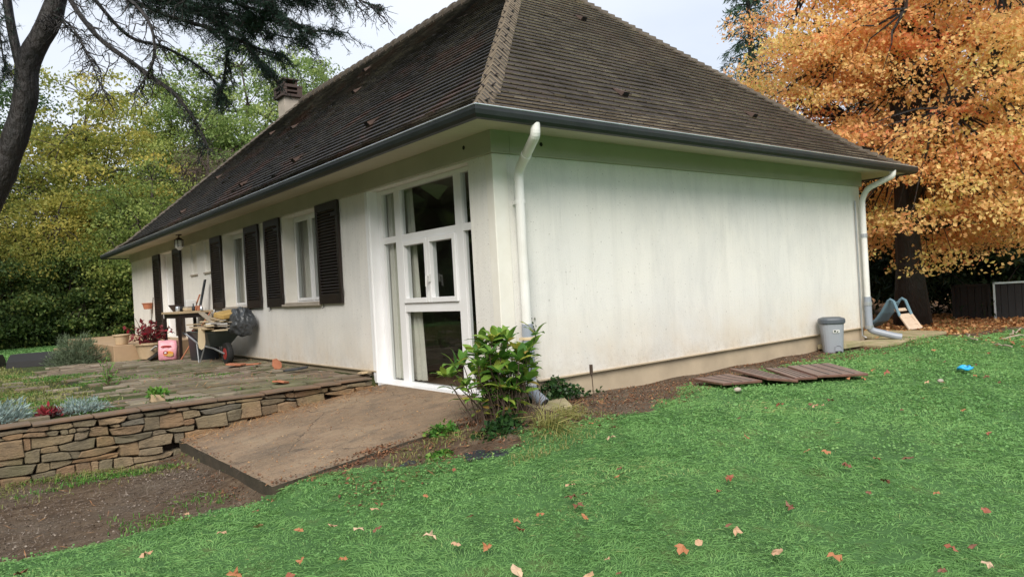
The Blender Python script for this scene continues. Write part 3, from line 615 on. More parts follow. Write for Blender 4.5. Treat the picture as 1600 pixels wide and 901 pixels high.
for (a, b, c, d) in NICHE:
    wn = empty('small_window'); wn.parent = house
    m = MB(); m.box((.04, a+.002, c+.002), (.10, b-.002, d-.002)); m.build('window_shutter', 'smooth', wn, bevel=.004)
    m = MB(); m.box((-.03, a-.03, c-.03), (.06, b+.03, c-.002)); m.build('window_sill', 'chimney', wn)
def shutter(y0, y1, z0, z1, x=-.045, tilt=0):
    m = MB(); t_ = .034; st = .075
    m.box((x, y0, z0), (x+t_, y0+st, z1)); m.box((x, y1-st, z0), (x+t_, y1, z1)); m.box((x+.001, y0+st, z0), (x+t_-.001, y1-st, z0+.14)); m.box((x+.001, y0+st, z1-.11), (x+t_-.001, y1-st, z1))
    h = z1-.11-(z0+.14); n_ = max(8, int(h/.042))
    for k in range(n_):
        zc = z0+.14+(k+.5)*h/n_
        m.obox((x+.017, (y0+y1)/2, zc), (.017, 0, -.010), (0, (y1-y0)/2-st, 0), (.003, 0, .0045))
    m.box((x+.026, y0+st, z0+.13), (x+.03, y1-st, z1-.1))
    o = m.build('shutter', 'shutter', house, bevel=.003)
    o.rotation_euler.z = 0
    for zz in (z0+.16, z1-.2):
        h_ = MB(); h_.box((x-.006, y0-.03, zz), (x-.0005, y0+.2, zz+.035)); h_.tube([(x-.0, y0-.03, zz-.03), (x-.0, y0-.03, zz+.06)], .012, 6)
        h_.build('hinge', 'shutter', o)
    k_ = MB(); k_.tube([(x+.02, y1-.1, z0-.001), (x+.02, y1-.1, z0-.05), (x-.01, y1-.1, z0-.06)], .006, 6); k_.build('shutter_catch', 'blackdark', o)
for (a, b, c, d) in ((3.465, 4.2, 1.43, 2.845), (5.63, 6.32, 1.415, 2.842), (6.61, 7.32, 1.41, 2.842), (8.69, 9.375, 1.42, 2.84), (11.67, 12.36, .84, 2.84), (13.66, 14.36, .84, 2.84)): shutter(a, b, c, d)
m = MB(); frame_rect(m, .1, .15, DOOR[0]+.003, DOOR[1]-.003, DOOR[2]+.003, DOOR[3]-.003, .07); m.box((.101, 12.97, .873), (.149, 13.05, 2.757)); m.box((.115, 12.453, .873), (.14, 12.969, 2.757)); m.box((.115, 13.051, .873), (.14, 13.567, 2.757))
m.build('front_door', 'frame', house, bevel=.004)

# interior
im = MB()
im.box((.26, .26, .30), (5.2, 5.2, .38)); im.build('floor', 'int_floor')['kind'] = 'structure'
def quad(pts, name, mat):
    m = MB(); m.add(pts, [(0,1,2,3)]); o = m.build(name, mat); o['kind'] = 'structure'; return o
iw = MB(); iw.box((5.2, .27, .3), (5.3, 5.3, 2.84)); iw.box((.26, 4.0, .3), (5.19, 4.1, 2.84)); o = iw.build('inner_walls', 'interior'); o['kind'] = 'structure'
ic = MB(); ic.box((.26, .26, 2.835), (W-.26, L-.26, 2.84)); o = ic.build('ceiling', 'interior'); o['kind'] = 'structure'
def curtain(y0, y1, z0, z1, x, label, waves=5, flare=0):
    m = MB(); n_ = waves*8; vs = []
    for j in range(7):
        tt = j/6; z = z1+(z0-z1)*tt
        for i in range(n_+1):
            s_ = i/n_; vs.append((x+.022*math.sin(s_*waves*2*math.pi)*(.5+.6*tt), y0+(y1-y0)*s_ - flare*tt*s_ if flare < 0 else y0 - flare*tt*(1-s_)+(y1-y0)*s_, z))
    m.add(vs, [(j*(n_+1)+i, j*(n_+1)+i+1, (j+1)*(n_+1)+i+1, (j+1)*(n_+1)+i) for j in range(6) for i in range(n_)])
    tag(m.build('curtain', 'curtain', smooth=True), label, 'curtain')
curtain(2.27, 2.63, .44, 2.8, .235, 'pale full length curtain behind the left narrow pane of the big window', 5)
curtain(1.98, 2.21, .44, 2.8, .262, 'pale curtain hanging just right of the left mullion of the big window', 3, .12)
curtain(4.27, 5.9, 1.3, 2.82, .36, 'grey net curtain in the shuttered window nearest the big window', 12)
curtain(7.37, 9.1, 1.3, 2.82, .36, 'grey net curtain in the second shuttered window beside the wheelbarrow', 12)
t_ = empty('dining_table', (2.6, 2.9, .38), 0, 'dark dining table inside the room behind the big window', 'table')
m = MB(); m.box((-.8, -.5, .70), (.8, .5, .74)); m.build('table_top', 'int_floor', t_)
for sx in (-.72, .72):
    for sy in (-.42, .42): m = MB(); m.box((sx-.03, sy-.03, 0), (sx+.03, sy+.03, .70)); m.build('leg', 'int_floor', t_)
t_ = empty('dining_chair', (1.7, 1.75, .38), .5, 'light wooden chair seen through the low pane of the big window', 'chair')
m = MB(); m.box((-.21, -.21, .43), (.21, .21, .46)); m.build('seat', 'wood', t_)
for sx in (-.19, .19):
    m = MB(); m.box((sx-.018, -.2, 0), (sx+.018, -.165, .43)); m.build('leg', 'wood', t_)
    m = MB(); m.box((sx-.018, .17, 0), (sx+.018, .205, .9)); m.build('leg', 'wood', t_)
m = MB()
for z in (.58, .7, .82): m.box((-.171, .178, z), (.171, .195, z+.05))
m.build('backrest', 'wood', t_)
t_ = empty('easel', (3.4, 3.8, .38), .4, 'picture on an easel standing deep inside the room', 'easel')
m = MB(); m.obox((0, 0, 1.15), (.2, 0, 0), (0, .012, 0), (0, .05, .26)); m.build('picture_board', 'terracotta', t_)
for a in (-.3, .3): m = MB(); m.tube([(a, 0, 0), (a*.2, .02, 1.55)], .015, 6); m.build('leg', 'wood', t_)
m = MB(); m.box((4.7, 1.2, .38), (5.15, 2.4, 2.2)); o = m.build('cupboard', 'dark', bevel=.01); tag(o, 'tall dark cupboard against the back wall of the room', 'cupboard')
# lantern
t_ = empty('eaves_lantern', (-.3, 10.62, 3.04), 0, 'small glass lantern hanging from a bracket under the eaves', 'lantern')
m = MB(); m.box((-.05, -.05, -.02), (.05, .05, 0)); m.tube([(0, -.04, -.02), (0, -.04, -.1)], .008, 6); m.tube([(0, .04, -.02), (0, .04, -.1)], .008, 6); m.build('bracket', 'chimcap', t_)
m = MB(); m.lathe((0, 0, -.33), [(.03, 0), (.085, .06), (.085, .2), (.05, .23)], 8); m.build('lamp_glass', 'white', t_)
m = MB()
for k in range(6):
    a = k*math.pi/3; m.tube([(.088*math.cos(a), .088*math.sin(a), -.27), (.088*math.cos(a), .088*math.sin(a), -.12)], .007, 5)
m.lathe((0, 0, -.12), [(.1, 0), (.03, .05)], 8); m.build('lamp_cage', 'chimcap', t_)

# ------------------------------------------------------------------ concrete ramp and slabs
def zs(x): return .40-.27*(-x/2.42)
m = MB(); n_ = 30; vs = []
outer = [(0, -.26), (0, 2.46), (-2.42, 2.46), (-2.44, -.24)]
def sl(y, x): return x
rows = []
for i in range(n_+1):
    x = -2.43*i/n_ - (0 if i == 0 else 0)
    for j in range(13):
        y = -.24+.0*i + 2.7*j/12 + (.005*math.sin(i*1.3)+.004*math.sin(i*2.9) if j == 0 else 0) + (R.uniform(-.006, .006) if j == 0 else 0)
        xx = (x + .045 if i == 0 else x) + (.004*math.sin(j*1.9)+R.uniform(-.003, .003) if i == n_ else 0)
        rows.append((xx+.012*(i == 0), y, zs(x) - (.006 if j == 0 or i == n_ else 0)))
fs = [(i*13+j, (i+1)*13+j, (i+1)*13+j+1, i*13+j+1) for i in range(n_) for j in range(12)]
m.add(rows, fs)
nb = len(rows); edge = [i*13 for i in range(n_+1)] + [n_*13+j for j in range(1, 13)]
low = [(rows[k][0]+(.02 if rows[k][0] < -2.4 else 0), rows[k][1]+(.02 if rows[k][1] < 0 else 0), rows[k][2]-.2) for k in edge]
e3 = MB(); e3.add([rows[k] for k in edge]+low, [(k, k+len(edge), k+1+len(edge), k+1) for k in range(len(edge)-1)]); o = e3.build('slab_edge', 'slab_edge'); o['kind'] = 'structure'
o = m.build('concrete_path', 'slab'); o['kind'] = 'structure'

def slab(name, label, pts, z, th, mat='flag', cat='paving slab', group=None, bev=.008):
    m = MB(); n_ = len(pts); m.add([(x, y, z-th) for x, y in pts]+[(x, y, z) for x, y in pts], [tuple(range(n_, 2*n_))]+[(i, (i+1) % n_, (i+1) % n_+n_, i+n_) for i in range(n_)]+[tuple(range(n_-1, -1, -1))])
    o = m.build(name, mat, bevel=bev); return tag(o, label, cat, group)
slab('paving_slab', 'mossy square paving slab under the mouth of the near downpipe', [(.02, -.48), (.42, -.50), (.75, -.02), (.2, .0)], .345, .05)
slab('paving_slab', 'mossy paving slab against the wall behind the grey bin', [(6.1, -.36), (6.62, -.4), (6.7, -.01), (5.95, -.01)], .40, .07)
slab('paving_slab', 'flat reddish paving slab beneath the far downpipe elbow', [(6.66, -.62), (7.9, -.66), (7.95, -.05), (6.72, -.03)], .342, .05)
slab('paving_slab', 'pale paving slab beyond the far house corner', [(7.98, -.62), (9.0, -.66), (9.2, .0), (8.0, .02)], .36, .05)
slab('paving_slab', 'pale paving slab between the blue slide and the far downpipe', [(7.95, .1), (9.1, .08), (9.2, .7), (7.95, .75)], .355, .05)
slab('flat_stone', 'dark flat stone sunk in the grass right of the concrete slab corner', [(-1.25, -1.1), (-.95, -1.22), (-.72, -1.1), (-.82, -.92), (-1.15, -.92)], .235, .04, 'dark', 'stone')
slab('flat_stone', 'dark slate shard in the soil beside the concrete slab edge', [(-1.62, -.72), (-1.38, -.78), (-1.2, -.66), (-1.45, -.6)], .2, .03, 'dark', 'stone')

# ------------------------------------------------------------------ dry stone wall
sw = empty('stone_wall', (-4.5, 2.55, 0), 0, 'low dry stone retaining wall of tan and grey blocks holding up the terrace', 'wall')
m = MB()
def wy(x): return 2.50 + .06*math.sin(x*.7) + .03*(x < -3)
xs0, xs1 = -9.0, -.14
def wbot(x): return zs(x)+.0 if x > -2.43 else -.12
lev = [-.14, -.055, .03, .105, .19, .255, .345, .405, .455]
def bd(k, x): return lev[k] + (.014*math.sin(x*2.7+k*1.9)+.010*math.sin(x*6.1+k*4.3)+.006*math.sin(x*13+k))*(0 < k < len(lev)-1)
taken = {}
for k in range(len(lev)-1):
    x = xs0 + R.random()*.2
    while x < xs1:
        l = R.uniform(.12, .40) if R.random() < .8 else R.uniform(.06, .13)
        span = 1
        hit = [(a_, b_) for a_, b_ in taken.get(k, []) if a_ < x+.035 and b_ > x+.005]
        if hit: x = max(b_ for a_, b_ in hit)+.001; continue
        nxt = [a_ for a_, b_ in taken.get(k, []) if a_ > x]
        if nxt and x+l > min(nxt)-.06: l = min(nxt)-x
        if l < .03: x += max(l, .002); continue
        if k < len(lev)-3 and R.random() < .22 and l > .13: span = 2; taken.setdefault(k+1, []).append((x, x+l))
        x2 = min(x+l, xs1); g_ = R.uniform(.001, .004)
        if bd(k+span, (x+x2)/2) > wbot((x+x2)/2)+.02 and x2-x > .03:
            sl_, sr_ = R.uniform(-.04, .04)*min(1, l/.25), R.uniform(-.04, .04)*min(1, l/.25); n3 = 4; P_ = []
            for i in range(n3+1): xx = x+g_+sl_+(x2-x-2*g_+sr_-sl_)*i/n3; P_.append((xx, bd(k, xx)+g_+(R.uniform(.003, .012) if i in (0, n3) else R.uniform(0, .003))))
            for i in range(n3, -1, -1): xx = x+g_+(x2-x-2*g_)*i/n3; P_.append((xx, bd(k+span, xx)-g_-(R.uniform(.003, .014) if i in (0, n3) else R.uniform(0, .003))))
            N_ = len(P_); cx, cz = (x+x2)/2, (bd(k, x)+bd(k+span, x))/2; d0 = R.uniform(-.02, .015); ty, tx = R.uniform(-.03, .03), R.uniform(-.08, .08)
            fy = lambda a_, b_: wy(a_)-2.55 + d0 + (a_-cx)*ty + (b_-cz)*tx
            f1 = [(cx+(a_-cx)*(1-.02/max(.05, (x2-x)))+4.5, fy(a_, b_)-.012+R.uniform(-.004, .004), cz+(b_-cz)*.84) for a_, b_ in P_]
            f2_ = [(a_+4.5, fy(a_, b_)+.006, b_) for a_, b_ in P_]; f3 = [(a_+4.5, .12, b_) for a_, b_ in P_]
            m.add(f1+f2_+f3, [tuple(range(N_))]+[(i, N_+i, N_+(i+1) % N_, (i+1) % N_) for i in range(N_)]+[(N_+i, 2*N_+i, 2*N_+(i+1) % N_, N_+(i+1) % N_) for i in range(N_)])
        x = x2+.0005
m.build('wall_stones', 'stone', sw, attrs=True)
m = MB(); m.box((xs0+4.5, .03, -.2), (xs1+4.5-.02, .20, .46)); m.build('wall_core', 'dirtdark', sw)
m = MB(); x = xs0
while x < xs1-.05:
    l = R.uniform(.22, .55); l = min(l, xs1-x); y0 = wy(x)-2.55; 
    m.obox((x+l/2+4.5, y0+.07, .480+R.uniform(-.004, .008)), (l/2-.006, R.uniform(-.01, .01), R.uniform(-.004, .004)), (.0, .105+R.uniform(-.02, .015), 0), (0, 0, .011))
    x += l
m.build('wall_coping', 'coping', sw, bevel=.004)
# terrace paving
m = MB(); y = 2.72; row = 0
while y < 10.6:
    d = R.uniform(.16, .24) if y > 2.9 else .17; x = -6.5+R.random()*.3
    while x < -.1:
        l = R.uniform(.22, .5); e_ = min(x+l, -.03)
        dens = .93 if x > -2.4-(y-2.7)*.12 else .35
        if e_-x > .08 and R.random() < dens and not (y > 9.9 and x < -3):
            g_ = .011; j = lambda: R.uniform(-.018, .018); zt = (.505 if row == 0 else .487)+R.uniform(-.008, .014) + .012*math.sin(x*2+y*1.3)
            p = [(x+g_+j(), y+g_+j()), (e_-g_+j(), y+g_+j()), (e_-g_+j(), y+d-g_+j()), (x+g_+j(), y+d-g_+j())]
            k = .008
            m.add([(a, b, .44) for a, b in p]+[(a, b, zt-k) for a, b in p]+[(a+(k if i in (0,3) else -k), b+(k if i < 2 else -k), zt+R.uniform(-.003,.003)) for i, (a, b) in enumerate(p)],
                  [(8,9,10,11)]+[(i, (i+1) % 4, (i+1) % 4+4, i+4) for i in range(4)]+[(4+i, 4+(i+1) % 4, 8+(i+1) % 4, 8+i) for i in range(4)])
        x += l
    y += d; row += 1
o = m.build('terrace_paving', 'paver', attrs=True); o['kind'] = 'structure'

# porch
pm = MB(); pm.box((-1.62, 10.72, .3), (-.0, 17.4, .80)); o = pm.build('porch_floor', 'tiletan', bevel=.01); o['kind'] = 'structure'
pm = MB(); pm.box((-2.05, 11.6, .3), (-1.622, 16.5, .62)); o = pm.build('porch_step', 'tiletan', bevel=.01); o['kind'] = 'structure'


# ------------------------------------------------------------------ vegetation helpers
def cloud(name, P, clump, size, asp, mat, parent=None, up=.5, droop=.1, g=rng, dirs=None):
    V = leaf_quads(P, size, asp, up, droop, dirs, g)
    return np_mesh(name, V, 4, mat, parent, {'rnd': g.random(len(P)), 'clump': clump})
def lin(a, b, n_): return [Vector(a).lerp(Vector(b), k/n_) for k in range(n_+1)]
def wander(a, b, n_, amp, sag=0):
    a, b = Vector(a), Vector(b); out = []; l = (b-a).length
    for k in range(n_+1):
        t_ = k/n_; p = a.lerp(b, t_); e_ = math.sin(math.pi*t_)
        out.append(p + Vector((R.uniform(-1,1), R.uniform(-1,1), R.uniform(-1,1)))*amp*l*e_*.5 + Vector((0,0,-sag*l*e_)))
    return out
def tree(name, label, cat, group, base, top, crown, rad3, nclump, per, leaf, mat, tr=.2, bark='bark2', seed=1, asp=.6, flat=.5, csize=.5, hollow=.35, lean=(0,0), droop=.1, pts=None, limbs=9, cut=None, zmin=.25):
    g = np.random.default_rng(seed); R.seed(seed)
    t_ = empty(name, base, 0, label, cat, group); B0 = Vector(base)
    zt = top-base[2]; tp = [Vector((0,0,-.15))]
    for k in range(1, 8):
        f = k/7; tp.append(Vector((lean[0]*f+R.uniform(-.12,.12)*f, lean[1]*f+R.uniform(-.12,.12)*f, zt*.9*f)))
    m = MB(); m.tube(tp, [tr*1.35]+[tr*(1-.8*k/7) for k in range(1, 8)], 10); m.build('trunk', bark, t_, smooth=True)
    cc_ = np.array(crown)-np.array(base); r3 = np.array(rad3)
    C_ = unit(g.normal(size=(nclump*2, 3))); rr = (hollow + (1-hollow)*g.random((nclump*2, 1))**.6); 
    # uneven outline
    an = np.arctan2(C_[:,1], C_[:,0]); lump = 1+.14*np.sin(an*3+seed)+.12*np.sin(C_[:,2:3][:,0]*5+an*2+seed*2)
    C_ = C_*rr*r3*lump[:, None] + cc_
    if cut is not None: C_ = C_[[cut(p+np.array(base)) for p in C_]]
    C_ = C_[:nclump]
    if pts is not None: C_ = np.concatenate([C_, np.array(pts)-np.array(base)])
    C_[:, 2] = np.maximum(C_[:, 2], zmin + .75*(zmin > 1)*g.random(len(C_)))
    lm = MB(); nodes = []
    for k in range(limbs):
        s_ = tp[min(6, 2+int(k*5/limbs))]; tgt = Vector(C_[g.integers(len(C_))]); tgt.z = max(tgt.z, s_.z*.8)
        q = wander(s_, tgt, 6, .16, -.06); lm.tube(q, [tr*.42*(1-.13*i) for i in range(7)], 6, False); nodes += [(v, tr*.42*(1-.13*i)) for i, v in enumerate(q) if i > 1]
    nodes += [(v, tr*.3) for v in tp[3:]]; NP = np.array([tuple(v) for v, _ in nodes])
    for c in C_:
        d = np.linalg.norm(NP-c, axis=1); i = int(np.argmin(d)); 
        lm.tube(wander(nodes[i][0], c, 3, .2, -.05), [min(.03, tr*.14), min(.022, tr*.1), .012, .005], 4, False)
    lm.build('branches', bark, t_)
    n_ = len(C_); cl = np.repeat(np.arange(n_), per)
    P = C_[cl] + unit(g.normal(size=(n_*per, 3)))*(g.random((n_*per, 1))**.5)*np.array([csize, csize, csize*flat])*1.75*(.6+.7*g.random(n_))[cl][:, None]
    P[:, 2] -= .5*csize*((P[:, 0]-C_[cl][:, 0])**2+(P[:, 1]-C_[cl][:, 1])**2)/csize**2*.35
    wave = .5+.5*np.sin(C_[:,0]*.9+seed)*np.sin(C_[:,1]*1.1+seed*.7)*np.sin(C_[:,2]*.8+seed*.3)
    cv = np.clip(.45*wave+.55*g.random(n_)+.0, 0, 1)[cl]
    ok = P[:, 2]+base[2] > .5; 
    if cut is not None: ok &= np.array([bool(cut(p)) for p in P[:, :]+np.array(base)]) if cut_vec is None else cut_vec(P+np.array(base))
    P = P[ok]; cv = cv[ok]
    cloud('crown', P, cv, leaf, asp, mat, t_, up=.25, droop=droop, g=g)
    return t_
cut_vec = lambda p: ~((p[:, 0] < 8.35) & (p[:, 1] < 18) & (p[:, 2] < 7.4) & (p[:, 1] > -1.2))
nohouse = lambda p: not (p[0] < 8.9 and p[1] < 18.3 and p[1] > -1.5)

# ------------------------------------------------------------------ orange maple and what stands behind it
lowpts = []
g_ = np.random.default_rng(5)
for k in range(150):   # the low drooping skirt of the crown
    a = g_.random()*6.28; r_ = 2.2+2.2*g_.random(); lowpts.append((11.2+r_*math.cos(a), .6+r_*math.sin(a)*.9, 1.75+2.0*g_.random()))
for k in range(120):   # boughs on the near side of the trunk
    lowpts.append((10.2+1.2*g_.normal()*.6, -.4+1.5*g_.normal(), 3.2+5*g_.random()))
lowpts = [p for p in lowpts if p[0] > 8.9]
tree('maple_tree', 'big maple covered in orange and golden autumn leaves at the right corner of the house', 'tree', None, (11.25, .8, .3), 9.5, (12.2, .8, 5.9), (4.2, 4.1, 4.4), 590, 200, .076, 'l_orange', tr=.28, bark='bark', seed=3, asp=.7, flat=.36, csize=.42, hollow=.30, pts=lowpts, limbs=18, cut=nohouse, zmin=1.35)
def conifer(name, label, base, h, r0, seed, mat='l_conifer', zlow=1.0, n_=60, per=170, leaf=.16, group=None):
    g = np.random.default_rng(seed); R.seed(seed); t_ = empty(name, base, 0, label, 'tree', group)
    m = MB(); m.tube([(0,0,-.1), (.05,0,h*.5), (0,.05,h)], [.28, .17, .02], 8); m.build('trunk', 'bark', t_, smooth=True)
    bm2 = MB(); Ps = []; D = []; cl = []
    for k in range(n_):
        z = zlow+(h-zlow)*(k/n_)**.9; L_ = r0*(1-(z-zlow)/(h-zlow+.6))*R.uniform(.75, 1.15)+.25; a = k*2.4+R.uniform(-.4, .4)
        q = [Vector((math.cos(a)*L_*f, math.sin(a)*L_*f, z + .10*L_*f - .42*L_*f*f)) for f in (0, .33, .66, 1)]
        bm2.tube(q, [.035, .025, .015, .005], 4, False); n2 = int(per*(.4+.6*L_/r0))
        f = g.random(n2)**.7; o = np.stack([np.interp(f, [0,.33,.66,1], [v[i] for v in q]) for i in range(3)], -1)
        sd_ = np.array([-math.sin(a), math.cos(a), 0]); s_ = g.normal(size=n2)*.22*L_*(1.05-f)
        o = o + sd_*s_[:, None] + g.normal(size=(n2, 3))*.05; o[:, 2] -= np.abs(s_)*.35 + g.random(n2)*.12
        Ps.append(o); D.append(np.tile(np.array([math.cos(a)*.6, math.sin(a)*.6, -.55]), (n2, 1)) + sd_*np.sign(s_)[:, None]*.5); cl.append(np.full(n2, R.random()))
    bm2.build('branches', 'bark', t_); cloud('needles', np.concatenate(Ps), np.concatenate(cl), leaf, .16, mat, t_, g=g, dirs=np.concatenate(D)); return t_
conifer('conifer_tree', 'tall slender green conifer rising behind the left edge of the orange maple', (18.4, 8.6, .1), 13.5, 2.4, 21, n_=110, per=240, leaf=.2)
conifer('conifer_tree', 'dark broad conifer standing in the gap behind the orange maple', (17.2, 3.4, .1), 9.5, 3.6, 22, 'l_darkgreen', .6, 90, 420, .24)
conifer('conifer_tree', 'dark conifer behind the pale framed panel at the far right', (19.2, .9, .1), 9.0, 3.4, 23, 'l_darkgreen', .6, 80, 380, .24)
for i, (b, h, lab) in enumerate([((18.5, 6.0, .1), 4.5, 'dark hedge shrub just right of the far house corner'), ((17.6, 3.6, .1), 4.2, 'dark hedge shrub right behind the maple trunk'), ((18.0, 1.6, .1), 4.4, 'dark hedge shrub behind the open end of the black fence'), ((18.4, -.8, .1), 4.6, 'dark hedge shrub at the right edge behind the black fence'), ((21.5, 8.5, .1), 5.0, 'dark hedge shrub farthest back beside the house wall')]):
    tree('hedge_shrub', lab, 'shrub', 'dark shrubs behind the maple', b, h, (b[0], b[1], h*.48), (1.7, 1.7, h*.55), 80, 150, .16, 'l_darkgreen', tr=.08, seed=40+i, csize=.4, hollow=.2, limbs=4)
# black fence with pale frame
def panel(name, label, a, b, z0, z1, th, mat, framed):
    a, b = Vector((*a, 0)), Vector((*b, 0)); d = (b-a); n3 = Vector((-d.y, d.x, 0)).normalized()
    t_ = empty(name, (a.x, a.y, z0), 0, label, 'fence panel'); L_ = d.length; u = d.normalized(); m = MB()
    nb_ = int(L_/.14)
    for k in range(nb_): m.obox(u*((k+.5)*L_/nb_)+Vector((0,0,(z1-z0)/2)), u*(L_/nb_/2-.004), n3*th, Vector((0,0,(z1-z0)/2)))
    m.build('boards', mat, t_)
    f = MB(); r_ = .022 if framed else .03; hh = z1-z0
    for p, q in (((0,0), (0,hh)), ((0,hh), (L_,hh)), ((L_,hh), (L_,0)), ((0,0), (L_,0))): f.obox((u*(p[0]+q[0])/2+Vector((0,0,(p[1]+q[1])/2)) - n3*(th+.02)*(-1 if (n3.dot(Vector((EYE.x,EYE.y,0))-a)) > 0 else 1)), u*(abs(p[0]-q[0])/2+r_), n3*.015, Vector((0,0,abs(p[1]-q[1])/2+r_)))
    f.build('panel_frame', 'bead' if framed else 'blackdark', t_)
panel('fence_panel', 'black fence panel edged with a pale metal frame at the right edge', (15.1, .55), (16.1, -.85), .09, .98, .02, 'blackdark', True)
panel('fence_panel', 'unframed black fence panel joining the pale framed one', (14.95, 1.35), (15.05, .62), .09, .95, .02, 'blackdark', False)
for i, (x, y, h) in enumerate(((14.6, 2.25, 2.2), (14.9, 2.0, 1.7))):
    m = MB(); m.tube([(x, y, .05), (x+.02, y, h)], .028, 8); tag(m.build('post', 'metalpost'), ['thin pale post beside the maple trunk, the taller of two', 'thin pale post left of the black fence, the shorter of two'][i], 'post')

# ------------------------------------------------------------------ trees behind and left of the house
T = [('autumn_tree', 'golden yellow tree left of the house gable end, seen right of the leaning trunk', (.3, 25.3), 10.6, (3.2, 3.0, 4.9), 5.6, 'l_yellow', 330, 61, .17),
     ('leafy_tree', 'tall pale green tree directly behind the chimney', (6.6, 26.2), 13.2, (3.6, 3.4, 5.2), 8.0, 'l_palegreen', 330, 62, .17),
     ('leafy_tree', 'green and yellow tree between the golden tree and the chimney', (4.2, 29.0), 12.0, (3.2, 3.2, 5.0), 7.0, 'l_yellowgreen', 300, 63, .18),
     ('leafy_tree', 'yellow green tree rising just right of the chimney over the roof', (10.2, 28.0), 13.2, (2.9, 2.9, 4.9), 8.8, 'l_palegreen', 300, 64, .17),
     ('leafy_tree', 'small yellow green tree touching the low left end of the roof', (1.6, 21.6), 6.6, (2.1, 2.0, 2.9), 3.7, 'l_yellowgreen', 220, 65, .13),
     ('leafy_tree', 'green tree at the left edge behind the leaning trunk', (-2.9, 28.0), 11.0, (3.0, 3.0, 5.0), 6.0, 'l_green', 260, 66, .17),
     ('leafy_tree', 'faint olive tree farthest left behind all the others', (-5.6, 31.0), 10.0, (3.4, 3.2, 4.6), 5.4, 'l_yellowgreen', 240, 67, .18),
     ('leafy_tree', 'olive brown low tree under the golden tree', (-1.5, 23.6), 5.4, (2.2, 1.8, 2.5), 3.2, 'l_yellow', 220, 68, .13)]
for nm, lab, (x, y), h, r3, cz, mt, nc, sd_, lf in T:
    tree(nm, lab, 'tree', 'trees beyond the garden on the left', (x, y, .4), h, (x, y, cz), r3, int(nc*.85), 150, lf*.72, mt, tr=.17, seed=sd_, csize=.52, flat=.38, hollow=.15, limbs=10, cut=nohouse)
tree('bare_tree', 'half bare pinkish brown tree beneath the cedar twigs left of the chimney', 'tree', None, (3.7, 21.8, .4), 8.0, (3.7, 21.8, 6.2), (1.5, 1.4, 1.5), 90, 60, .10, 'l_brown', tr=.13, seed=71, csize=.3, asp=.15, limbs=12)
for i, (x, y, h) in enumerate([(-4.2, 22.8, 3.8), (-2.5, 22.4, 3.4), (-.9, 22.6, 3.9), (.6, 22.2, 3.3), (2.0, 23.5, 3.6), (-6.0, 23.4, 4.2)]):
    tree('hedge_shrub', 'dark green garden shrub, ' + ['second', 'third', 'fourth', 'fifth', 'sixth', 'first'][i] + ' from the left in the row behind the left lawn', 'shrub', 'dark shrubs behind the left lawn', (x, y, .42), h, (x, y, h*.5), (1.35, 1.2, h*.52), 85, 190, .105, 'l_hedge', tr=.06, seed=80+i, csize=.34, hollow=.2, limbs=4, cut=nohouse)
# far woods seen through the gaps
g = np.random.default_rng(9); n_ = 42000; an = g.random(n_)*2*math.pi; rr = 55+25*g.random(n_)
hz = (6+2.0*np.sin(an*9)+1.5*np.sin(an*23+1))*g.random(n_)**.8
P = np.stack([EYE.x+rr*np.cos(an), EYE.y+rr*np.sin(an), hz], -1)
o = cloud('far_woods', P, g.random(n_), 1.5, .7, 'l_green', g=g); o['kind'] = 'stuff'
n_ = 26000; an = rad(97)+g.random(n_)*rad(112); rr = 21+8*g.random(n_); hz = (13+3*np.sin(an*7)+2*np.sin(an*17))*g.random(n_)**.8
o = cloud('garden_woods', np.stack([EYE.x+rr*np.cos(an), EYE.y+rr*np.sin(an), hz], -1), g.random(n_), 1.1, .7, 'l_green', g=g); o['kind'] = 'stuff'

# ------------------------------------------------------------------ cedar in the foreground left
ced = empty('cedar_tree', (-4.78, 6.3, .42), 0, 'dark curved cedar trunk at the left edge with drooping needle branches overhead', 'tree')
off = Vector((4.78, -6.3, -.42))
trunk = [(-4.95, 6.42, .3), (-4.78, 6.3, .5), (-4.28, 5.9, 1.75), (-3.76, 5.47, 2.95), (-3.53, 5.28, 3.58), (-3.36, 5.17, 4.2), (-3.30, 5.11, 4.70), (-3.05, 4.93, 5.25), (-2.93, 4.82, 5.92), (-2.85, 4.76, 7.04), (-2.8, 4.8, 9)]
def dense(pts, k=4):
    P = [Vector(p) for p in pts]; out = []
    for i in range(len(P)-1):
        p0, p1, p2, p3 = P[max(i-1, 0)], P[i], P[i+1], P[min(i+2, len(P)-1)]
        for j in range(k):
            t_ = j/k; out.append(.5*((2*p1)+(-p0+p2)*t_+(2*p0-5*p1+4*p2-p3)*t_*t_+(-p0+3*p1-3*p2+p3)*t_**3))
    out.append(P[-1]); return out
q = [p+off for p in dense(trunk)]; m = MB(); m.tube(q, [.165*(1-.35*i/len(q))*(1+.05*math.sin(i*1.9)+.03*math.sin(i*4.1)) for i in range(len(q))], 14); m.build('trunk', 'bark', ced, smooth=True)
R.seed(5)
limb = [(-3.36, 5.16, 4.45), (-3.43, 5.21, 4.91), (-3.47, 5.25, 5.31), (-3.5, 5.27, 5.96), (-3.5, 5.3, 6.8)]
m = MB(); q = [p+off for p in dense(limb)]; m.tube(q, [.06*(1-.3*i/len(q)) for i in range(len(q))], 8); m.build('limb', 'bark', ced, smooth=True)
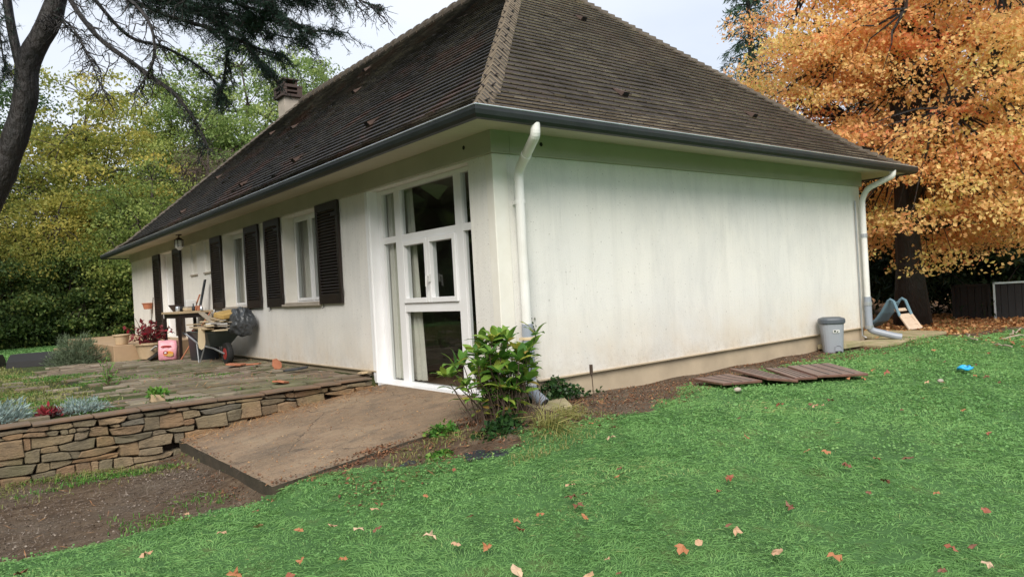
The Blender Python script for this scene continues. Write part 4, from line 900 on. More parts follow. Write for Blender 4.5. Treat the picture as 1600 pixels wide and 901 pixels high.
BR = [  # path, density of needles, radius
 ([(-2.93, 4.82, 5.92), (-2.95, 4.32, 5.33), (-2.78, 3.67, 4.66), (-2.49, 3.06, 4.17), (-2.23, 2.6, 3.77), (-2.09, 2.35, 3.39), (-2.05, 2.19, 3.15)], .35, .038),
 ([(-2.93, 4.81, 6.08), (-2.62, 3.67, 5.25), (-2.3, 2.78, 4.71), (-2.0, 2.03, 4.35), (-1.72, 1.55, 4.06), (-1.56, 1.29, 3.94)], 1.0, .035),
 ([(-2.88, 4.78, 6.64), (-2.5, 3.19, 5.45), (-2.13, 2.13, 4.79), (-1.87, 1.41, 4.4), (-1.66, 0.99, 4.2), (-1.48, 0.85, 4.07)], .95, .03),
 ([(-2.93, 4.82, 5.92), (-2.71, 4.38, 5.41), (-2.41, 3.89, 4.79), (-2.11, 3.39, 4.54), (-1.77, 3.12, 4.25), (-1.6, 2.99, 3.94)], .5, .03),
 ([(-2.9, 4.79, 6.24), (-2.49, 3.96, 5.53), (-2.02, 3.07, 4.94), (-1.59, 2.47, 4.53), (-1.41, 2.32, 4.19), (-1.33, 2.26, 4.08)], 1.0, .032),
 ([(-3.07, 4.93, 5.28), (-2.94, 4.31, 4.95), (-2.84, 3.98, 4.56), (-2.78, 3.8, 4.25), (-2.72, 3.63, 3.96)], .06, .014),
 ([(-2.85, 4.76, 7.04), (-2.31, 2.53, 5.51), (-1.83, 1.12, 4.73), (-1.53, 0.38, 4.31), (-1.37, -0.01, 4.07), (-1.26, -0.1, 4.0)], .25, .02),
 ([(-2.9, 4.79, 6.24), (-2.88, 2.22, 4.72), (-2.7, 1.57, 4.16), (-2.7, 1.43, 3.77), (-2.82, 1.53, 3.49)], .22, .025),
 ([(-3.2, 5.03, 4.97), (-3.06, 4.66, 5.08), (-2.93, 4.43, 4.95), (-2.72, 4.14, 4.47)], .05, .012),
 ([(-2.87, 4.77, 6.64), (-2.09, 3.25, 5.5), (-1.79, 2.63, 4.97), (-1.68, 2.54, 4.46), (-1.72, 2.57, 4.04), (-1.76, 2.6, 3.83)], .9, .028),
 ([(-3.5, 5.27, 5.96), (-3.64, 4.87, 5.46), (-3.62, 4.6, 4.76), (-3.59, 4.58, 4.39)], 1.0, .02)]
# more leafy boughs from the crown above
for (dx, dy, dz, de) in ((.25, -.1, .25, 1.1), (-.3, .15, .2, 1.0), (.1, .3, .35, .8), (-.55, -.1, .25, .9), (-.15, -.35, .5, .8)):
    BR.append(([(a+dx*i/5, b+dy*i/5, c+dz*i/5+.05) for i, (a, b, c) in enumerate(BR[2][0])], de, .022))
    BR.append(([(a-dx*i/5, b+dy*i/5, c+dz*i/6+.08) for i, (a, b, c) in enumerate(BR[1][0])], de*.9, .022))
m = MB(); NPs = []; ND = []; NC = []
for path, den, r0 in BR:
    q = dense(path, 5); m.tube([p+off for p in q], [r0*(1-.75*i/len(q)) for i in range(len(q))], 6, False)
    n_ = len(q)
    for i in range(3, n_):
        f = i/n_
        for rep in range(2):
            d = (q[min(i+1, n_-1)]-q[i-1]).normalized(); s_ = d.cross(Vector((0,0,1))).normalized()*R.choice((-1, 1))
            L_ = R.uniform(.18, .52)*(1.1-.62*f); e_ = q[i] + (d*R.uniform(.3, .9)+s_*R.uniform(.2, .9)+Vector((0,0,R.uniform(-.75, .05))))*L_
            tw = wander(q[i], e_, 5, .22, -.08); m.tube([p+off for p in tw], [.008, .007, .006, .005, .004, .002], 4, False)
            subs = [tw]
            for j in (1, 2, 3, 4):
                if R.random() < .75:
                    e2 = tw[j] + Vector((R.uniform(-1,1), R.uniform(-1,1), R.uniform(-1.2, .3)))*.16; t2 = wander(tw[j], e2, 3, .25); subs.append(t2); m.tube([p+off for p in t2], [.004, .003, .003, .0015], 3, False)
            c_ = R.random()
            for t2 in subs:
                if R.random() > den*1.15: continue
                n3 = int(34*min(1, den)*len(t2)/4)
                for _ in range(n3):
                    k = R.randrange(len(t2)-1); p = t2[k].lerp(t2[k+1], R.random()); dd = (t2[k+1]-t2[k]).normalized()
                    NPs.append(tuple(p+off)); ND.append(tuple(dd*.5+Vector((R.gauss(0,.6), R.gauss(0,.6), R.gauss(0,.5))))); NC.append(c_)
m.build('branches', 'bark', ced)
cloud('needles', np.array(NPs), np.array(NC), .045, .11, 'l_cedar', ced, up=.2, droop=0, dirs=np.array(ND))

# ------------------------------------------------------------------ near plants
def big_leaves(P, D, U, size, asp, cl, name, mat, parent, g=rng):
    """leaf with midrib fold and drooping tip: two halves of two quads"""
    n_ = len(P); D = unit(D); S = unit(np.cross(U, D)); Nn = np.cross(D, S); Ls = size[:, None]; Wd = Ls*asp*.5
    mid = P + D*Ls*.5 + Nn*Ls*.05; tip = P + D*Ls - Nn*Ls*.12; q1 = P + D*Ls*.22; q2 = P+D*Ls*.72 - Nn*Ls*.0
    out = []
    for s_ in (1, -1):
        e1 = q1 + S*s_*Wd*.75 + Nn*Wd*.30; e2 = P+D*Ls*.55 + S*s_*Wd + Nn*Wd*.32; e3 = P+D*Ls*.82 + S*s_*Wd*.45 + Nn*Wd*.0
        out += [np.stack([P, q1, e1, e1*.5+P*.5], 1), np.stack([q1, mid, e2, e1], 1), np.stack([mid, q2, e3, e2], 1), np.stack([q2, tip, tip*.6+e3*.4, e3], 1)]
    V = np.concatenate(out); r_ = np.tile(g.random(n_), 8); c_ = np.tile(cl, 8)
    o = np_mesh(name, V, 4, mat, parent, {'rnd': r_, 'clump': c_})
    import bmesh
    b = bmesh.new(); b.from_mesh(o.data); bmesh.ops.remove_doubles(b, verts=b.verts, dist=1e-5); bmesh.ops.recalc_face_normals(b, faces=b.faces); b.to_mesh(o.data); b.free()
    o.data.polygons.foreach_set('use_smooth', [True]*len(o.data.polygons)); return o
R.seed(12); g = np.random.default_rng(12)
MAT['l_dry2'] = mat_leaf('rotting_leaves', [(.0, (.06, .03, .02)), (.5, (.18, .08, .04)), (.85, (.32, .16, .08)), (1., (.55, .36, .18))], .1, spread=.7)
MAT['needle'] = mat_leaf('grey_needles', [(.0, (.05, .035, .025)), (.5, (.16, .12, .09)), (1., (.34, .29, .24))], .1, spread=.7)
hyd = empty('hydrangea_shrub', (-.36, -.42, .2), 0, 'leggy hydrangea bush with yellowing green leaves at the near house corner', 'shrub')
m = MB(); LP = []; LD = []; LS = []; LC = []
tips = []
for k in range(54):
    a = R.uniform(0, 6.28); rr = abs(R.gauss(0, .26)); 
    u_ = Vector((Rt.x, Rt.y, 0)); v_ = Vector((Fw.x, Fw.y, 0))
    ex, ey = rr*math.cos(a)*1.0, rr*math.sin(a)*.7
    ht = R.uniform(.46, .90)*(1-.25*min(1, rr/.6)) + (.14 if R.random() < .18 else 0)
    e_ = u_*ex + v_*ey + Vector((0, 0, ht))
    q = wander((e_.x*.25+R.uniform(-.08,.08), e_.y*.25+R.uniform(-.06,.06), -.02), e_, 5, .10, .0); m.tube(q, [.0075, .007, .0065, .006, .005, .004], 5, False); tips.append(q)
m.build('stems', 'twig', hyd)
for q in tips:
    rot = R.uniform(0, 3.14)
    levels = [(5, R.randrange(5, 8), R.uniform(.13, .19)), (4, R.randrange(2, 5), .15), (3, R.randrange(1, 4), .12), (2, R.randrange(0, 4), .10), (1, R.randrange(0, 2), .08)]
    for lv, cnt, sz in levels:
        for i in range(cnt):
            a = rot + i*6.283/max(cnt, 1)+R.uniform(-.3, .3); el = R.uniform(.1, 1.1) if lv == 5 else R.uniform(-.3, .4)
            LP.append(tuple(q[lv])); LD.append((math.cos(a)*math.cos(el), math.sin(a)*math.cos(el), math.sin(el))); LS.append(sz*R.uniform(.75, 1.15)); LC.append(R.random()*(1 if lv == 5 else 1.1))
LP, LD = np.array(LP), np.array(LD); U_ = np.tile([0, 0, 1.], (len(LP), 1)) + g.normal(size=(len(LP), 3))*.25
big_leaves(LP, LD, U_, np.array(LS), .42, np.clip(np.array(LC), 0, 1)*.9, 'leaves', 'l_hyd', hyd, g)
m = MB()
for k in range(120):
    a = R.uniform(0, 6.28); rr = R.uniform(0, .42); b = Vector((rr*math.cos(a), rr*math.sin(a)*.8, -.02)); m.tube(wander(b, b+Vector((R.gauss(0,.12), R.gauss(0,.12), R.uniform(.15, .5))), 3, .2), [.004, .0035, .003, .002], 3, False)
m.build('dead_stems', 'twig', hyd)
def patch(name, label, cat, c, rx, ry, h, n_, size, asp, mat, seed, up=.6, kind=None, group=None):
    g = np.random.default_rng(seed); P = g.normal(size=(n_, 3))*np.array([rx*.5, ry*.5, 0]); 
    rr = np.sqrt((P[:,0]/rx)**2+(P[:,1]/ry)**2); P[:, 2] = g.random(n_)*h*np.clip(1.15-rr, .1, 1)
    P += np.array(c); o = cloud(name, P, g.random(n_), size, asp, mat, g=g, up=up); return tag(o, label, cat, group, kind)
patch('ivy', 'dark green ivy sprawling at the foot of the hydrangea bush', 'ivy', (-.58, -.72, .16), .42, .3, .26, 2600, .045, .85, 'l_ivy', 31)
patch('ivy', 'dark ivy and dry creeper on the plinth right of the near downpipe', 'ivy', (.62, -.06, .33), .42, .06, .24, 900, .04, .8, 'l_ivy', 32)
patch('weed', 'bright green leafy weed at the concrete slab edge left of the hydrangea', 'weed', (-.95, -.30, .28), .16, .12, .10, 160, .05, .6, 'weed', 33)
patch('weed', 'green clover patch in front of the dark slate shard', 'weed', (-1.25, -.78, .2), .14, .1, .05, 260, .035, .9, 'weed', 34)
def climber(name, label, pts, mat, n_, size, seed):
    g = np.random.default_rng(seed); t_ = empty(name, pts[0], 0, label, 'climber'); o3 = Vector(pts[0]); q = [Vector(p)-o3 for p in dense(pts, 4)]
    m = MB(); m.tube(q, .004, 4, False); m.build('stem', 'twig', t_); QA = np.array([tuple(p) for p in q]); i = g.integers(0, len(QA), n_)
    cloud('leaves', QA[i]+g.normal(size=(n_, 3))*np.array([.03, .01, .03]), g.random(n_), size, .8, mat, t_, g=g, up=-.2)
climber('climbing_ivy', 'thin ivy sprig climbing the wall just right of the near downpipe', [(.36, -.03, .5), (.34, -.03, .8), (.37, -.03, 1.0), (.33, -.03, 1.2)], 'l_ivy', 90, .035, 35)
def grass_tuft(name, label, c, r_, h, n_, mat, seed, wd=.008, lean=(0, 0), cat='grass tuft', group=None, parent=None):
    V, rn = blades(np.random.default_rng(seed).normal(size=(n_, 2))*r_*.35+np.array(c[:2]), np.full(n_, c[2]), h, wd, seed, spread=1.0, lean=lean)
    o = np_mesh(name, V, 4, mat, parent, {'rnd': rn, 'clump': rn}); return tag(o, label, cat, group) if label else o
def blades(XY, Zb, h, wd, seed, spread=.8, lean=(0, 0), dirs=None, lie=.5):
    g = np.random.default_rng(seed); n_ = len(XY); h = h*(.55+.9*g.random(n_)); wd = wd*(.7+.6*g.random(n_))
    a = g.random(n_)*6.283; D = np.stack([np.cos(a), np.sin(a)], -1)*spread + np.array(lean)
    if dirs is not None: D = D*.55+dirs
    D = D/np.maximum(np.linalg.norm(D, axis=1, keepdims=True), 1e-6); l = (lie+.5*g.random(n_))
    P0 = np.stack([XY[:,0], XY[:,1], Zb], -1); D3 = np.concatenate([D, np.zeros((n_,1))], 1); S = np.stack([-D[:,1], D[:,0], np.zeros(n_)], -1)
    tw = g.normal(size=(n_,1))*.5; S = S*np.cos(tw) + np.array([0,0,1])*np.sin(tw)
    P1 = P0 + D3*(h*.25*l)[:,None] + np.array([0,0,1])*(h*.55*(1.1-l*.6))[:,None]; P2 = P1 + D3*(h*.62*l)[:,None] + np.array([0,0,1])*(h*(.32-.42*l))[:,None]
    w_ = wd[:,None]*.5; V = np.stack([P0-S*w_, P0+S*w_, P1+S*w_, P1-S*w_, P1-S*w_, P1+S*w_, P2+S*w_*.2, P2-S*w_*.2], 1).reshape(n_, 2, 4, 3).reshape(2*n_, 4, 3)
    return V, np.repeat(g.random(n_), 2)
grass_tuft('straw_tuft', 'arching straw coloured grass tuft right of the hydrangea base', (-.32, -.98, .2), .16, .42, 260, 'strawgrass', 51, .007, (.5, -.3))
grass_tuft('grass_tuft', 'small pale grass tuft in the dirt under the downpipe slab', (.12, -.72, .25), .18, .26, 160, 'strawgrass', 52, .006, (.3, -.5))
m = MB(); m.tube([(.66, -.56, .24), (.665, -.55, .5), (.655, -.55, .68)], .005, 5); m.obox((.655, -.55, .66), (.012, 0, 0), (0, .012, 0), (0, 0, .05)); tag(m.build('dead_weed', 'twig'), 'single thin dead weed stem standing in the dirt before the gable wall', 'dead weed')

# lawn
g = np.random.default_rng(101)
def lawn(n_, r0, r1, seed, h, wd, kp=.62):
    g = np.random.default_rng(seed); r_ = r0+(r1-r0)*g.random(n_)**1.15; th = math.atan2(Fw.y, Fw.x) + (g.random(n_)-.5)*rad(104)
    x = EYE.x+r_*np.cos(th); y = EYE.y+r_*np.sin(th); la, li, pa = zones(x, y); ok = (g.random(n_) < (la-.25)*1.6) & (pa < .1) & ~((x > -2.44) & (x < 0) & (y > -.24)) & ~((x > -.02) & (y > 0) & (x < 7.6))
    bare = np.sin(x*1.7+1.1*np.sin(y*2.3))*np.sin(y*1.9+1.3*np.sin(x*1.4)); ok &= ~((bare > .78) & (g.random(n_) < .6))
    x, y, r_ = x[ok], y[ok], r_[ok]; z = gz(x, y)-.005
    ang = 1.6*np.sin(x*1.1+.7*np.sin(y*1.3))+1.5*np.sin(y*1.7+x*.6)+1.3*np.sin(x*4.1+y*3.3)+1.1*np.sin(x*9.7-y*7.9)+.9*np.sin(x*19+y*23); D = np.stack([np.cos(ang), np.sin(ang)], -1)
    sc = np.clip(r_/4.2, .75, 3.2); V, rn = blades(np.stack([x, y], -1), z, 1, 1, seed+1, dirs=D, lie=.62)
    # rescale every blade from its root by distance-independent height, width by distance
    hh = h*(.9+.25*np.sin(x*2.9)*np.sin(y*3.7)); n2 = len(x)
    return x, y, z, hh, wd*sc, D, n2
def lawn_mesh(name, n_, r0, r1, seed, h, wd, mat):
    x, y, z, hh, ww, D, n2 = lawn(n_, r0, r1, seed, h, wd)
    g = np.random.default_rng(seed+5); XY = np.stack([x, y], -1)
    a = g.random(n2)*6.283; Dd = np.stack([np.cos(a), np.sin(a)], -1)*.75 + D; Dd /= np.linalg.norm(Dd, axis=1, keepdims=True)
    h_ = hh*(.55+.9*g.random(n2)); w_ = (ww*(.7+.6*g.random(n2)))[:, None]*.5; l = .55+.5*g.random(n2)
    P0 = np.stack([x, y, z], -1); D3 = np.concatenate([Dd, np.zeros((n2,1))], 1); S = np.stack([-Dd[:,1], Dd[:,0], np.zeros(n2)], -1); tw = g.normal(size=(n2,1))*.6; S = S*np.cos(tw)+np.array([0,0,1])*np.sin(tw)
    P1 = P0 + D3*(h_*.35)[:,None] + np.array([0,0,1])*(h_*(.50-.32*l))[:,None]; P2 = P1 + D3*(h_*.62)[:,None] + np.array([0,0,1])*(h_*(.16-.26*l))[:,None]
    V = np.stack([P0-S*w_, P0+S*w_, P1+S*w_, P1-S*w_, P1-S*w_, P1+S*w_, P2+S*w_*.2, P2-S*w_*.2], 1).reshape(n2*2, 4, 3)
    cl = np.clip(.55+.10*np.sin(x*.9+y*.5)+.14*np.sin(x*2.3-y*3.1)+.15*g.normal(size=n2), 0, 1)
    dry = np.sin(x*1.3+2+np.sin(y*1.9))*np.sin(y*1.8+.9*x)+.25*np.sin(x*5+y*4); cl = np.where((dry > .7) & (g.random(n2) < .45), 1., cl*.9); cl = np.where(g.random(n2) < .03, 1., cl)
    o = np_mesh(name, V, 4, mat, None, {'rnd': np.repeat(g.random(n2), 2), 'clump': np.repeat(cl, 2)}); o['kind'] = 'stuff'; return o
lawn_mesh('lawn_grass', 640000, 1.7, 19, 101, .056, .0034, 'grass')
def clover(n_, seed):
    g = np.random.default_rng(seed); r_ = 1.9+16*g.random(n_)**1.1; th = math.atan2(Fw.y, Fw.x) + (g.random(n_)-.5)*rad(100)
    x = EYE.x+r_*np.cos(th); y = EYE.y+r_*np.sin(th); la, li, pa = zones(x, y); pt = np.clip(.42+.6*np.sin(x*2.2+1.3*np.sin(y*1.9))*np.sin(y*2.6+x*.8), 0.03, 1)
    ok = (g.random(n_) < (la-.3)*1.6*pt) & (pa < .1) & ~((x > -2.47) & (x < 0) & (y > -.27)) & ~((x > -.02) & (y > 0) & (x < 7.6)); x, y, r_ = x[ok], y[ok], r_[ok]
    P = np.stack([x, y, gz(x, y)+.018+.028*g.random(len(x))], -1); V = leaf_quads(P, .0145, .8, up=1.6, droop=0, g=g)
    s_ = np.clip(r_/4.5, .8, 2.0)[:, None, None]; V = V[:, :1]+(V-V[:, :1])*s_
    o = np_mesh('lawn_clover', V, 4, 'clover', None, {'rnd': g.random(len(x)), 'clump': np.clip(.5+.3*np.sin(x*1.3)*np.sin(y*1.7)+.15*g.normal(size=len(x)), 0, .95)}); o['kind'] = 'stuff'
MAT['clover'] = mat_leaf('clover_leaves', [(.0, (.10, .23, .065)), (.5, (.17, .36, .11)), (1., (.27, .46, .15))], .3, .55)
clover(150000, 131)
# sparse growth on the dirt, terrace joints and verges
def scatter(name, n_, box, dens, h, wd, mat, seed, zf=None):
    g = np.random.default_rng(seed); x = box[0]+(box[1]-box[0])*g.random(n_); y = box[2]+(box[3]-box[2])*g.random(n_)
    ok = dens(x, y) > g.random(n_); x, y = x[ok], y[ok]; z = (zf or gz)(x, y)
    V, rn = blades(np.stack([x, y], -1), z, h, wd, seed, lie=.4); o = np_mesh(name, V, 4, mat, None, {'rnd': rn, 'clump': np.repeat(g.random(len(x)), 2)}); o['kind'] = 'stuff'; return o
nzf = lambda x, y: np.clip((np.sin(x*2.3+y*1.1)+np.sin(y*3.1-x*1.7)+np.sin(x*5.1+y*4.7)*.6)*.5, 0, 1)
scatter('verge_grass', 16000, (-9, -2.3, 1.6, 2.45), lambda x, y: nzf(x, y)*np.clip((y-1.6)/.6, 0, 1)*.9+.05, .07, .006, 'grass_dry', 201)
scatter('verge_grass', 9000, (-9, -2.3, 1.9, 2.45), lambda x, y: nzf(x+2, y*2)*.9, .06, .008, 'weed', 211)
scatter('verge_grass', 7000, (-3.6, -2.3, -.2, 1.4), lambda x, y: np.clip(nzf(x*1.4, y)*.9, 0, 1)*np.clip((x+3.5)/.8, 0, 1), .06, .006, 'weed', 202)
scatter('bed_grass', 9000, (-1.9, .5, -1.5, -.35), lambda x, y: nzf(x*1.6, y*1.4)*.5, .06, .006, 'grass_dry', 203)
scatter('terrace_moss', 95000, (-6.6, -.3, 2.8, 10.6), lambda x, y: nzf(x*1.2, y*1.1)*(.35+.65*(x < -1.8-(y-2.8)*.1)), .05, .009, 'weed', 204)
scatter('terrace_turf', 60000, (-9, -2.2, 3.0, 13), lambda x, y: np.clip((-2.6-(y-3)*.05-x)/1.2, 0, 1)*(y > 3.4), .07, .012, 'grass_dry', 205)
scatter('garden_lawn', 60000, (-9, 3, 13, 22), lambda x, y: ((x < -2.2) | (y > 17.8))*1., .09, .03, 'grass', 206)
scatter('wall_foot_weeds', 5000, (.3, 8, -.75, -.1), lambda x, y: nzf(x*1.3, y*3)*np.clip((-.25-y)/.4, 0, 1)*.7, .045, .006, 'grass_dry', 207)
scatter('maple_lawn', 26000, (8.2, 16, -4, 4), lambda x, y: nzf(x*.9, y*1.3)*.5, .07, .012, 'grass_dry', 208)
def litter(name, n_, box, dens, size, asp, mat, seed, zo=.008, up=2.5):
    g = np.random.default_rng(seed); x = box[0]+(box[1]-box[0])*g.random(n_); y = box[2]+(box[3]-box[2])*g.random(n_)
    ok = dens(x, y) > g.random(n_); x, y = x[ok], y[ok]; z = gz(x, y)+zo+.01*g.random(len(x))
    z = np.where((x > -2.43) & (x < 0) & (y > -.24) & (y < 2.46), zs(x)+.004, z); z = np.where((x < 0) & (y > 2.7) & (y < 10.6), .50, z)
    o = cloud(name, np.stack([x, y, z], -1), g.random(len(x)), size, asp, mat, up=up, droop=0, g=g); o['kind'] = 'stuff'; return o
litter('leaf_litter', 20000, (7.9, 17, -4, 8), lambda x, y: zones(x, y)[1]*.95+.12, .075, .7, 'l_dry', 301)
litter('leaf_litter', 1300, (-2.2, 1.6, -1.2, -.1), lambda x, y: np.where(y < -.25, .35+.6*nzf(x*2, y*2), .05), .036, .5, 'l_dry2', 302)
litter('dead_needles', 2600, (-2.2, 1.8, -1.15, -.1), lambda x, y: np.where(y < -.25, .8, .0), .07, .06, 'l_dry2', 311)
litter('dead_needles', 30000, (-7, -2.4, -.1, 2.4), lambda x, y: .15+.8*nzf(x, y), .06, .05, 'needle', 303, .004)
litter('gravel', 16000, (-7, -2.4, -.1, 2.4), lambda x, y: .3+.6*nzf(x+1, y+2), .016, .8, 'needle', 309, .004)
litter('dead_needles', 2500, (-9, -2.4, -.1, 2.4), lambda x, y: .15+.7*nzf(x+2, y), .07, .06, 'l_dry', 304, .004)
litter('dead_needles', 4200, (-2.4, -.1, 1.7, 2.44), lambda x, y: np.clip((y-1.75)/.7, 0, 1)**1.3, .07, .05, 'l_dry', 305, 0)
litter('dead_needles', 2500, (-3, -.05, 2.75, 8), lambda x, y: np.clip(nzf(x, y)+.2*(x > -1.2), 0, 1), .09, .05, 'l_dry', 306, 0)
litter('dead_needles', 3500, (.1, 8, -.7, -.03), lambda x, y: nzf(x*2, y)*.6, .05, .08, 'l_dry', 307, 0)
litter('soil_crumbs', 15000, (.1, 8, -.95, -.03), lambda x, y: .25+.7*nzf(x*1.5, y*4), .022, .6, 'l_dry2', 322, .002)
litter('soil_crumbs', 9000, (.1, 8, -.95, -.03), lambda x, y: .2+.6*nzf(x*2.5, y*3), .016, .7, 'needle', 323, .002)
litter('slab_edge_soil', 2600, (-2.5, -.3, -.36, -.12), lambda x, y: .15+.7*nzf(x*3, y), .026, .5, 'l_dry2', 320, .004)
litter('slab_edge_soil', 1500, (-2.62, -2.36, -.2, 2.3), lambda x, y: .1+.6*nzf(x, y*3), .026, .5, 'l_dry2', 321, .004)
litter('slab_specks', 700, (-2.4, -.1, -.2, 2.3), lambda x, y: 1.+0*x, .022, .35, 'l_dry', 308, 0)

# individual fallen leaves on the lawn
def maple_leaf_mesh(kind, colour):
    V = []; F_ = []
    if kind == 0:
        an = [-90, -60, -25, -8, 12, 35, 55, 74, 90, 106, 125, 145, 168, 188, 205, 240]; rr = [.12, .28, .24, .40, .26, .48, .30, .34, .55, .34, .30, .48, .26, .40, .24, .28]
    elif kind == 1:
        an = [-90, -50, -15, 20, 50, 75, 90, 105, 130, 160, 195, 230]; rr = [.42, .28, .25, .26, .3, .40, .52, .40, .3, .26, .25, .28]
    else:
        an = [-90, -40, 0, 30, 60, 90, 120, 150, 180, 220]; rr = [.2, .3, .44, .26, .40, .5, .28, .42, .40, .32]
    c = (0, 0, .04); V.append(c)
    for a, r_ in zip(an, rr): V.append((r_*math.cos(rad(a)), r_*math.sin(rad(a)), .16*r_*math.sin(a*.09+kind*2)+.05*R.random()))
    n_ = len(an); F_ = [(0, i+1, (i+1) % n_+1) for i in range(n_)]
    me = bpy.data.meshes.new('fallen_leaf'); me.from_pydata(V, [], F_); me.materials.append(colour); return me
LC_ = [simple('leaf_orange', (.42, .18, .07), (.30, .11, .05), 30, .6, bstr=0), simple('leaf_tan', (.52, .33, .20), (.42, .25, .14), 30, .6, bstr=0), simple('leaf_brown', (.22, .085, .045), (.14, .06, .035), 30, .6, bstr=0), simple('leaf_pale', (.58, .42, .28), (.46, .32, .2), 30, .6, bstr=0), simple('leaf_red', (.32, .10, .05), (.22, .07, .04), 30, .6, bstr=0)]
LM = [maple_leaf_mesh(k % 3, LC_[k % 5]) for k in range(15)]
R.seed(77)
spots = [(-0.292,-1.69),(-2.382,-1.555),(-2.173,-2.039),(1.994,-2.116),(-1.364,-3.193),(-0.924,-3.778),(-0.24,-4.156),(-0.468,-4.298),(-1.912,-3.052),(-2.109,-2.746),(-1.824,-1.427),(-2.769,-0.896),(-2.973,-0.816),(0.811,-3.196),(1.016,-3.335),(0.465,-2.397),(-1.138,-2.123),(-1.246,-2.25),(-0.824,-2.269),(-0.376,-2.803),(-0.585,-2.878),(0.509,-3.141),(0.427,-3.422),(-2.938,-1.857),(-3.142,-1.612),(-4.035,-0.748),(-2.794,-1.673),(-3.408,-0.849),(-0.117,-1.3),(-0.962,-3.247),(-1.066,-3.559),(-1.855,-1.99),(-1.79,-2.402),(-1.309,-2.373),(-2.306,-1.658),(-0.48,-3.289),(0.321,-4.032),(0.65,-2.915),(1.713,-1.927),(3.521,-1.839),(4.088,-1.827),(3.461,-1.728),(2.991,-2.637)]
cols = [3, 3, 3, 1, 0, 0, 2, 3, 1, 3]
for k in range(120):
    r_ = 3.0+9*R.random()**1.2; th = math.atan2(Fw.y, Fw.x)+R.uniform(-.62, .45); x, y = EYE.x+r_*math.cos(th), EYE.y+r_*math.sin(th)
    if float(zones(np.array([x]), np.array([y]))[0][0]) > .8 and (y < -.9 or x < -2.6): spots.append((x, y))
for k, (x, y) in enumerate(spots):
    ci = cols[k] if k < 10 else R.choice([0, 1, 1, 2, 2, 2, 0, 4]); o = bpy.data.objects.new('fallen_leaf', LM[(ci + 5*R.randrange(3)) % 15]); C.objects.link(o)
    s_ = R.uniform(.07, .12) if k < 43 else R.uniform(.045, .09)
    o.scale = (s_, s_*R.uniform(.6, 1), s_*R.uniform(.8, 2.6)); o.rotation_euler = (R.uniform(-.45, .45), R.uniform(-.45, .45), R.uniform(0, 6.28)); o.location = (x, y, float(gz(x, y))+.058)
    nm_ = ['orange', 'tan', 'dark brown', 'pale cream', 'red'][ci]; tag(o, nm_+' dry autumn leaf lying loose on the green lawn', 'fallen leaf', nm_+' fallen leaves on the lawn')
for (x, y, lab) in ((.4, 0, ''),)[:0]: pass

# ------------------------------------------------------------------ objects by the gable
def louvre_board(label, P, z, tilt):
    """louvred shutter leaf lying flat; P four corners, near-left first"""
    t_ = empty('shutter_board', (P[0][0], P[0][1], z), 0, label, 'shutter', 'old brown shutters lying on the lawn'); o3 = Vector(t_.location)
    q = [Vector((x, y, float(gz(x, y))+.05+h))-o3 for (x, y), h in zip(P, tilt)]
    A, B_, C2, D2 = q; nrm = (B_-A).cross(D2-A).normalized(); nrm = nrm if nrm.z > 0 else -nrm
    m = MB(); vs = q+[p+nrm*.028 for p in q]; m.add(vs, [(0,3,2,1),(4,5,6,7),(0,1,5,4),(1,2,6,5),(2,3,7,6),(3,0,4,7)]); m.build('board', 'board', t_, bevel=.006)
    m = MB(); n_ = 4
    for k in range(1, n_):
        f = k/n_; a = A.lerp(B_, f)+nrm*.03; b = D2.lerp(C2, f)+nrm*.03; dx = (B_-A).normalized()*.004; a, b = a.lerp(b, .03), a.lerp(b, .97)
        m.add([a-dx, a+dx, b+dx, b-dx, a+nrm*.004, b+nrm*.004], [(0,4,5,3),(4,1,2,5)])
    m.build('slats', 'dark', t_)
louvre_board('leftmost fallen brown shutter board, lowest of the overlapping row on the lawn', [(2.28,-.52),(2.80,-.62),(2.58,-1.20),(2.02,-1.10)], .335, (0,0,.0,.0))
louvre_board('second brown shutter board resting its edge on the leftmost one', [(2.98,-.51),(3.36,-.6),(2.90,-1.43),(2.54,-1.28)], .35, (.03,0,0,.035))
louvre_board('narrow brown shutter board tucked between the second and the widest', [(3.39,-.73),(3.68,-.83),(3.19,-1.49),(2.93,-1.38)], .345, (.015,0,0,.015))
louvre_board('widest brown shutter board, rightmost of the row on the lawn', [(3.66,-.86),(4.16,-1.12),(3.72,-1.80),(3.18,-1.50)], .35, (.02,0,0,.02))
bn = empty('pedal_bin', (5.96, -.24, .29), rad(-52), 'grey plastic pedal bin with dark lid standing against the gable wall', 'bin')
def squircle(rx, ry, z, n_=28, e_=3.2):
    out = []
    for k in range(n_):
        a = 2*math.pi*k/n_; c_, s_ = math.cos(a), math.sin(a); q = (abs(c_)**e_+abs(s_)**e_)**(-1/e_); out.append((rx*q*c_, ry*q*s_, z))
    return out
def loft(m, rings):
    n_ = len(rings[0]); vs = [v for r_ in rings for v in r_]; fs = [(i*n_+k, i*n_+(k+1) % n_, (i+1)*n_+(k+1) % n_, (i+1)*n_+k) for i in range(len(rings)-1) for k in range(n_)]
    fs += [tuple(range(n_-1, -1, -1)), tuple(range((len(rings)-1)*n_, len(rings)*n_))]; m.add(vs, fs)
m = MB(); loft(m, [squircle(.132, .125, 0), squircle(.136, .13, .02), squircle(.162, .152, .44), squircle(.163, .153, .445)]); m.build('bin_body', 'bin', bn, smooth=False, bevel=.002)
m = MB(); loft(m, [squircle(.176, .166, .43), squircle(.182, .172, .44), squircle(.182, .172, .485), squircle(.17, .16, .505), squircle(.12, .11, .522), squircle(.02, .02, .524)]); m.build('lid', 'binlid', bn)
m = MB(); m.obox((.03, -.158, .32), (.045, 0, 0), (0, .001, 0), (0, -.003, .022)); m.build('sticker', 'white', bn)
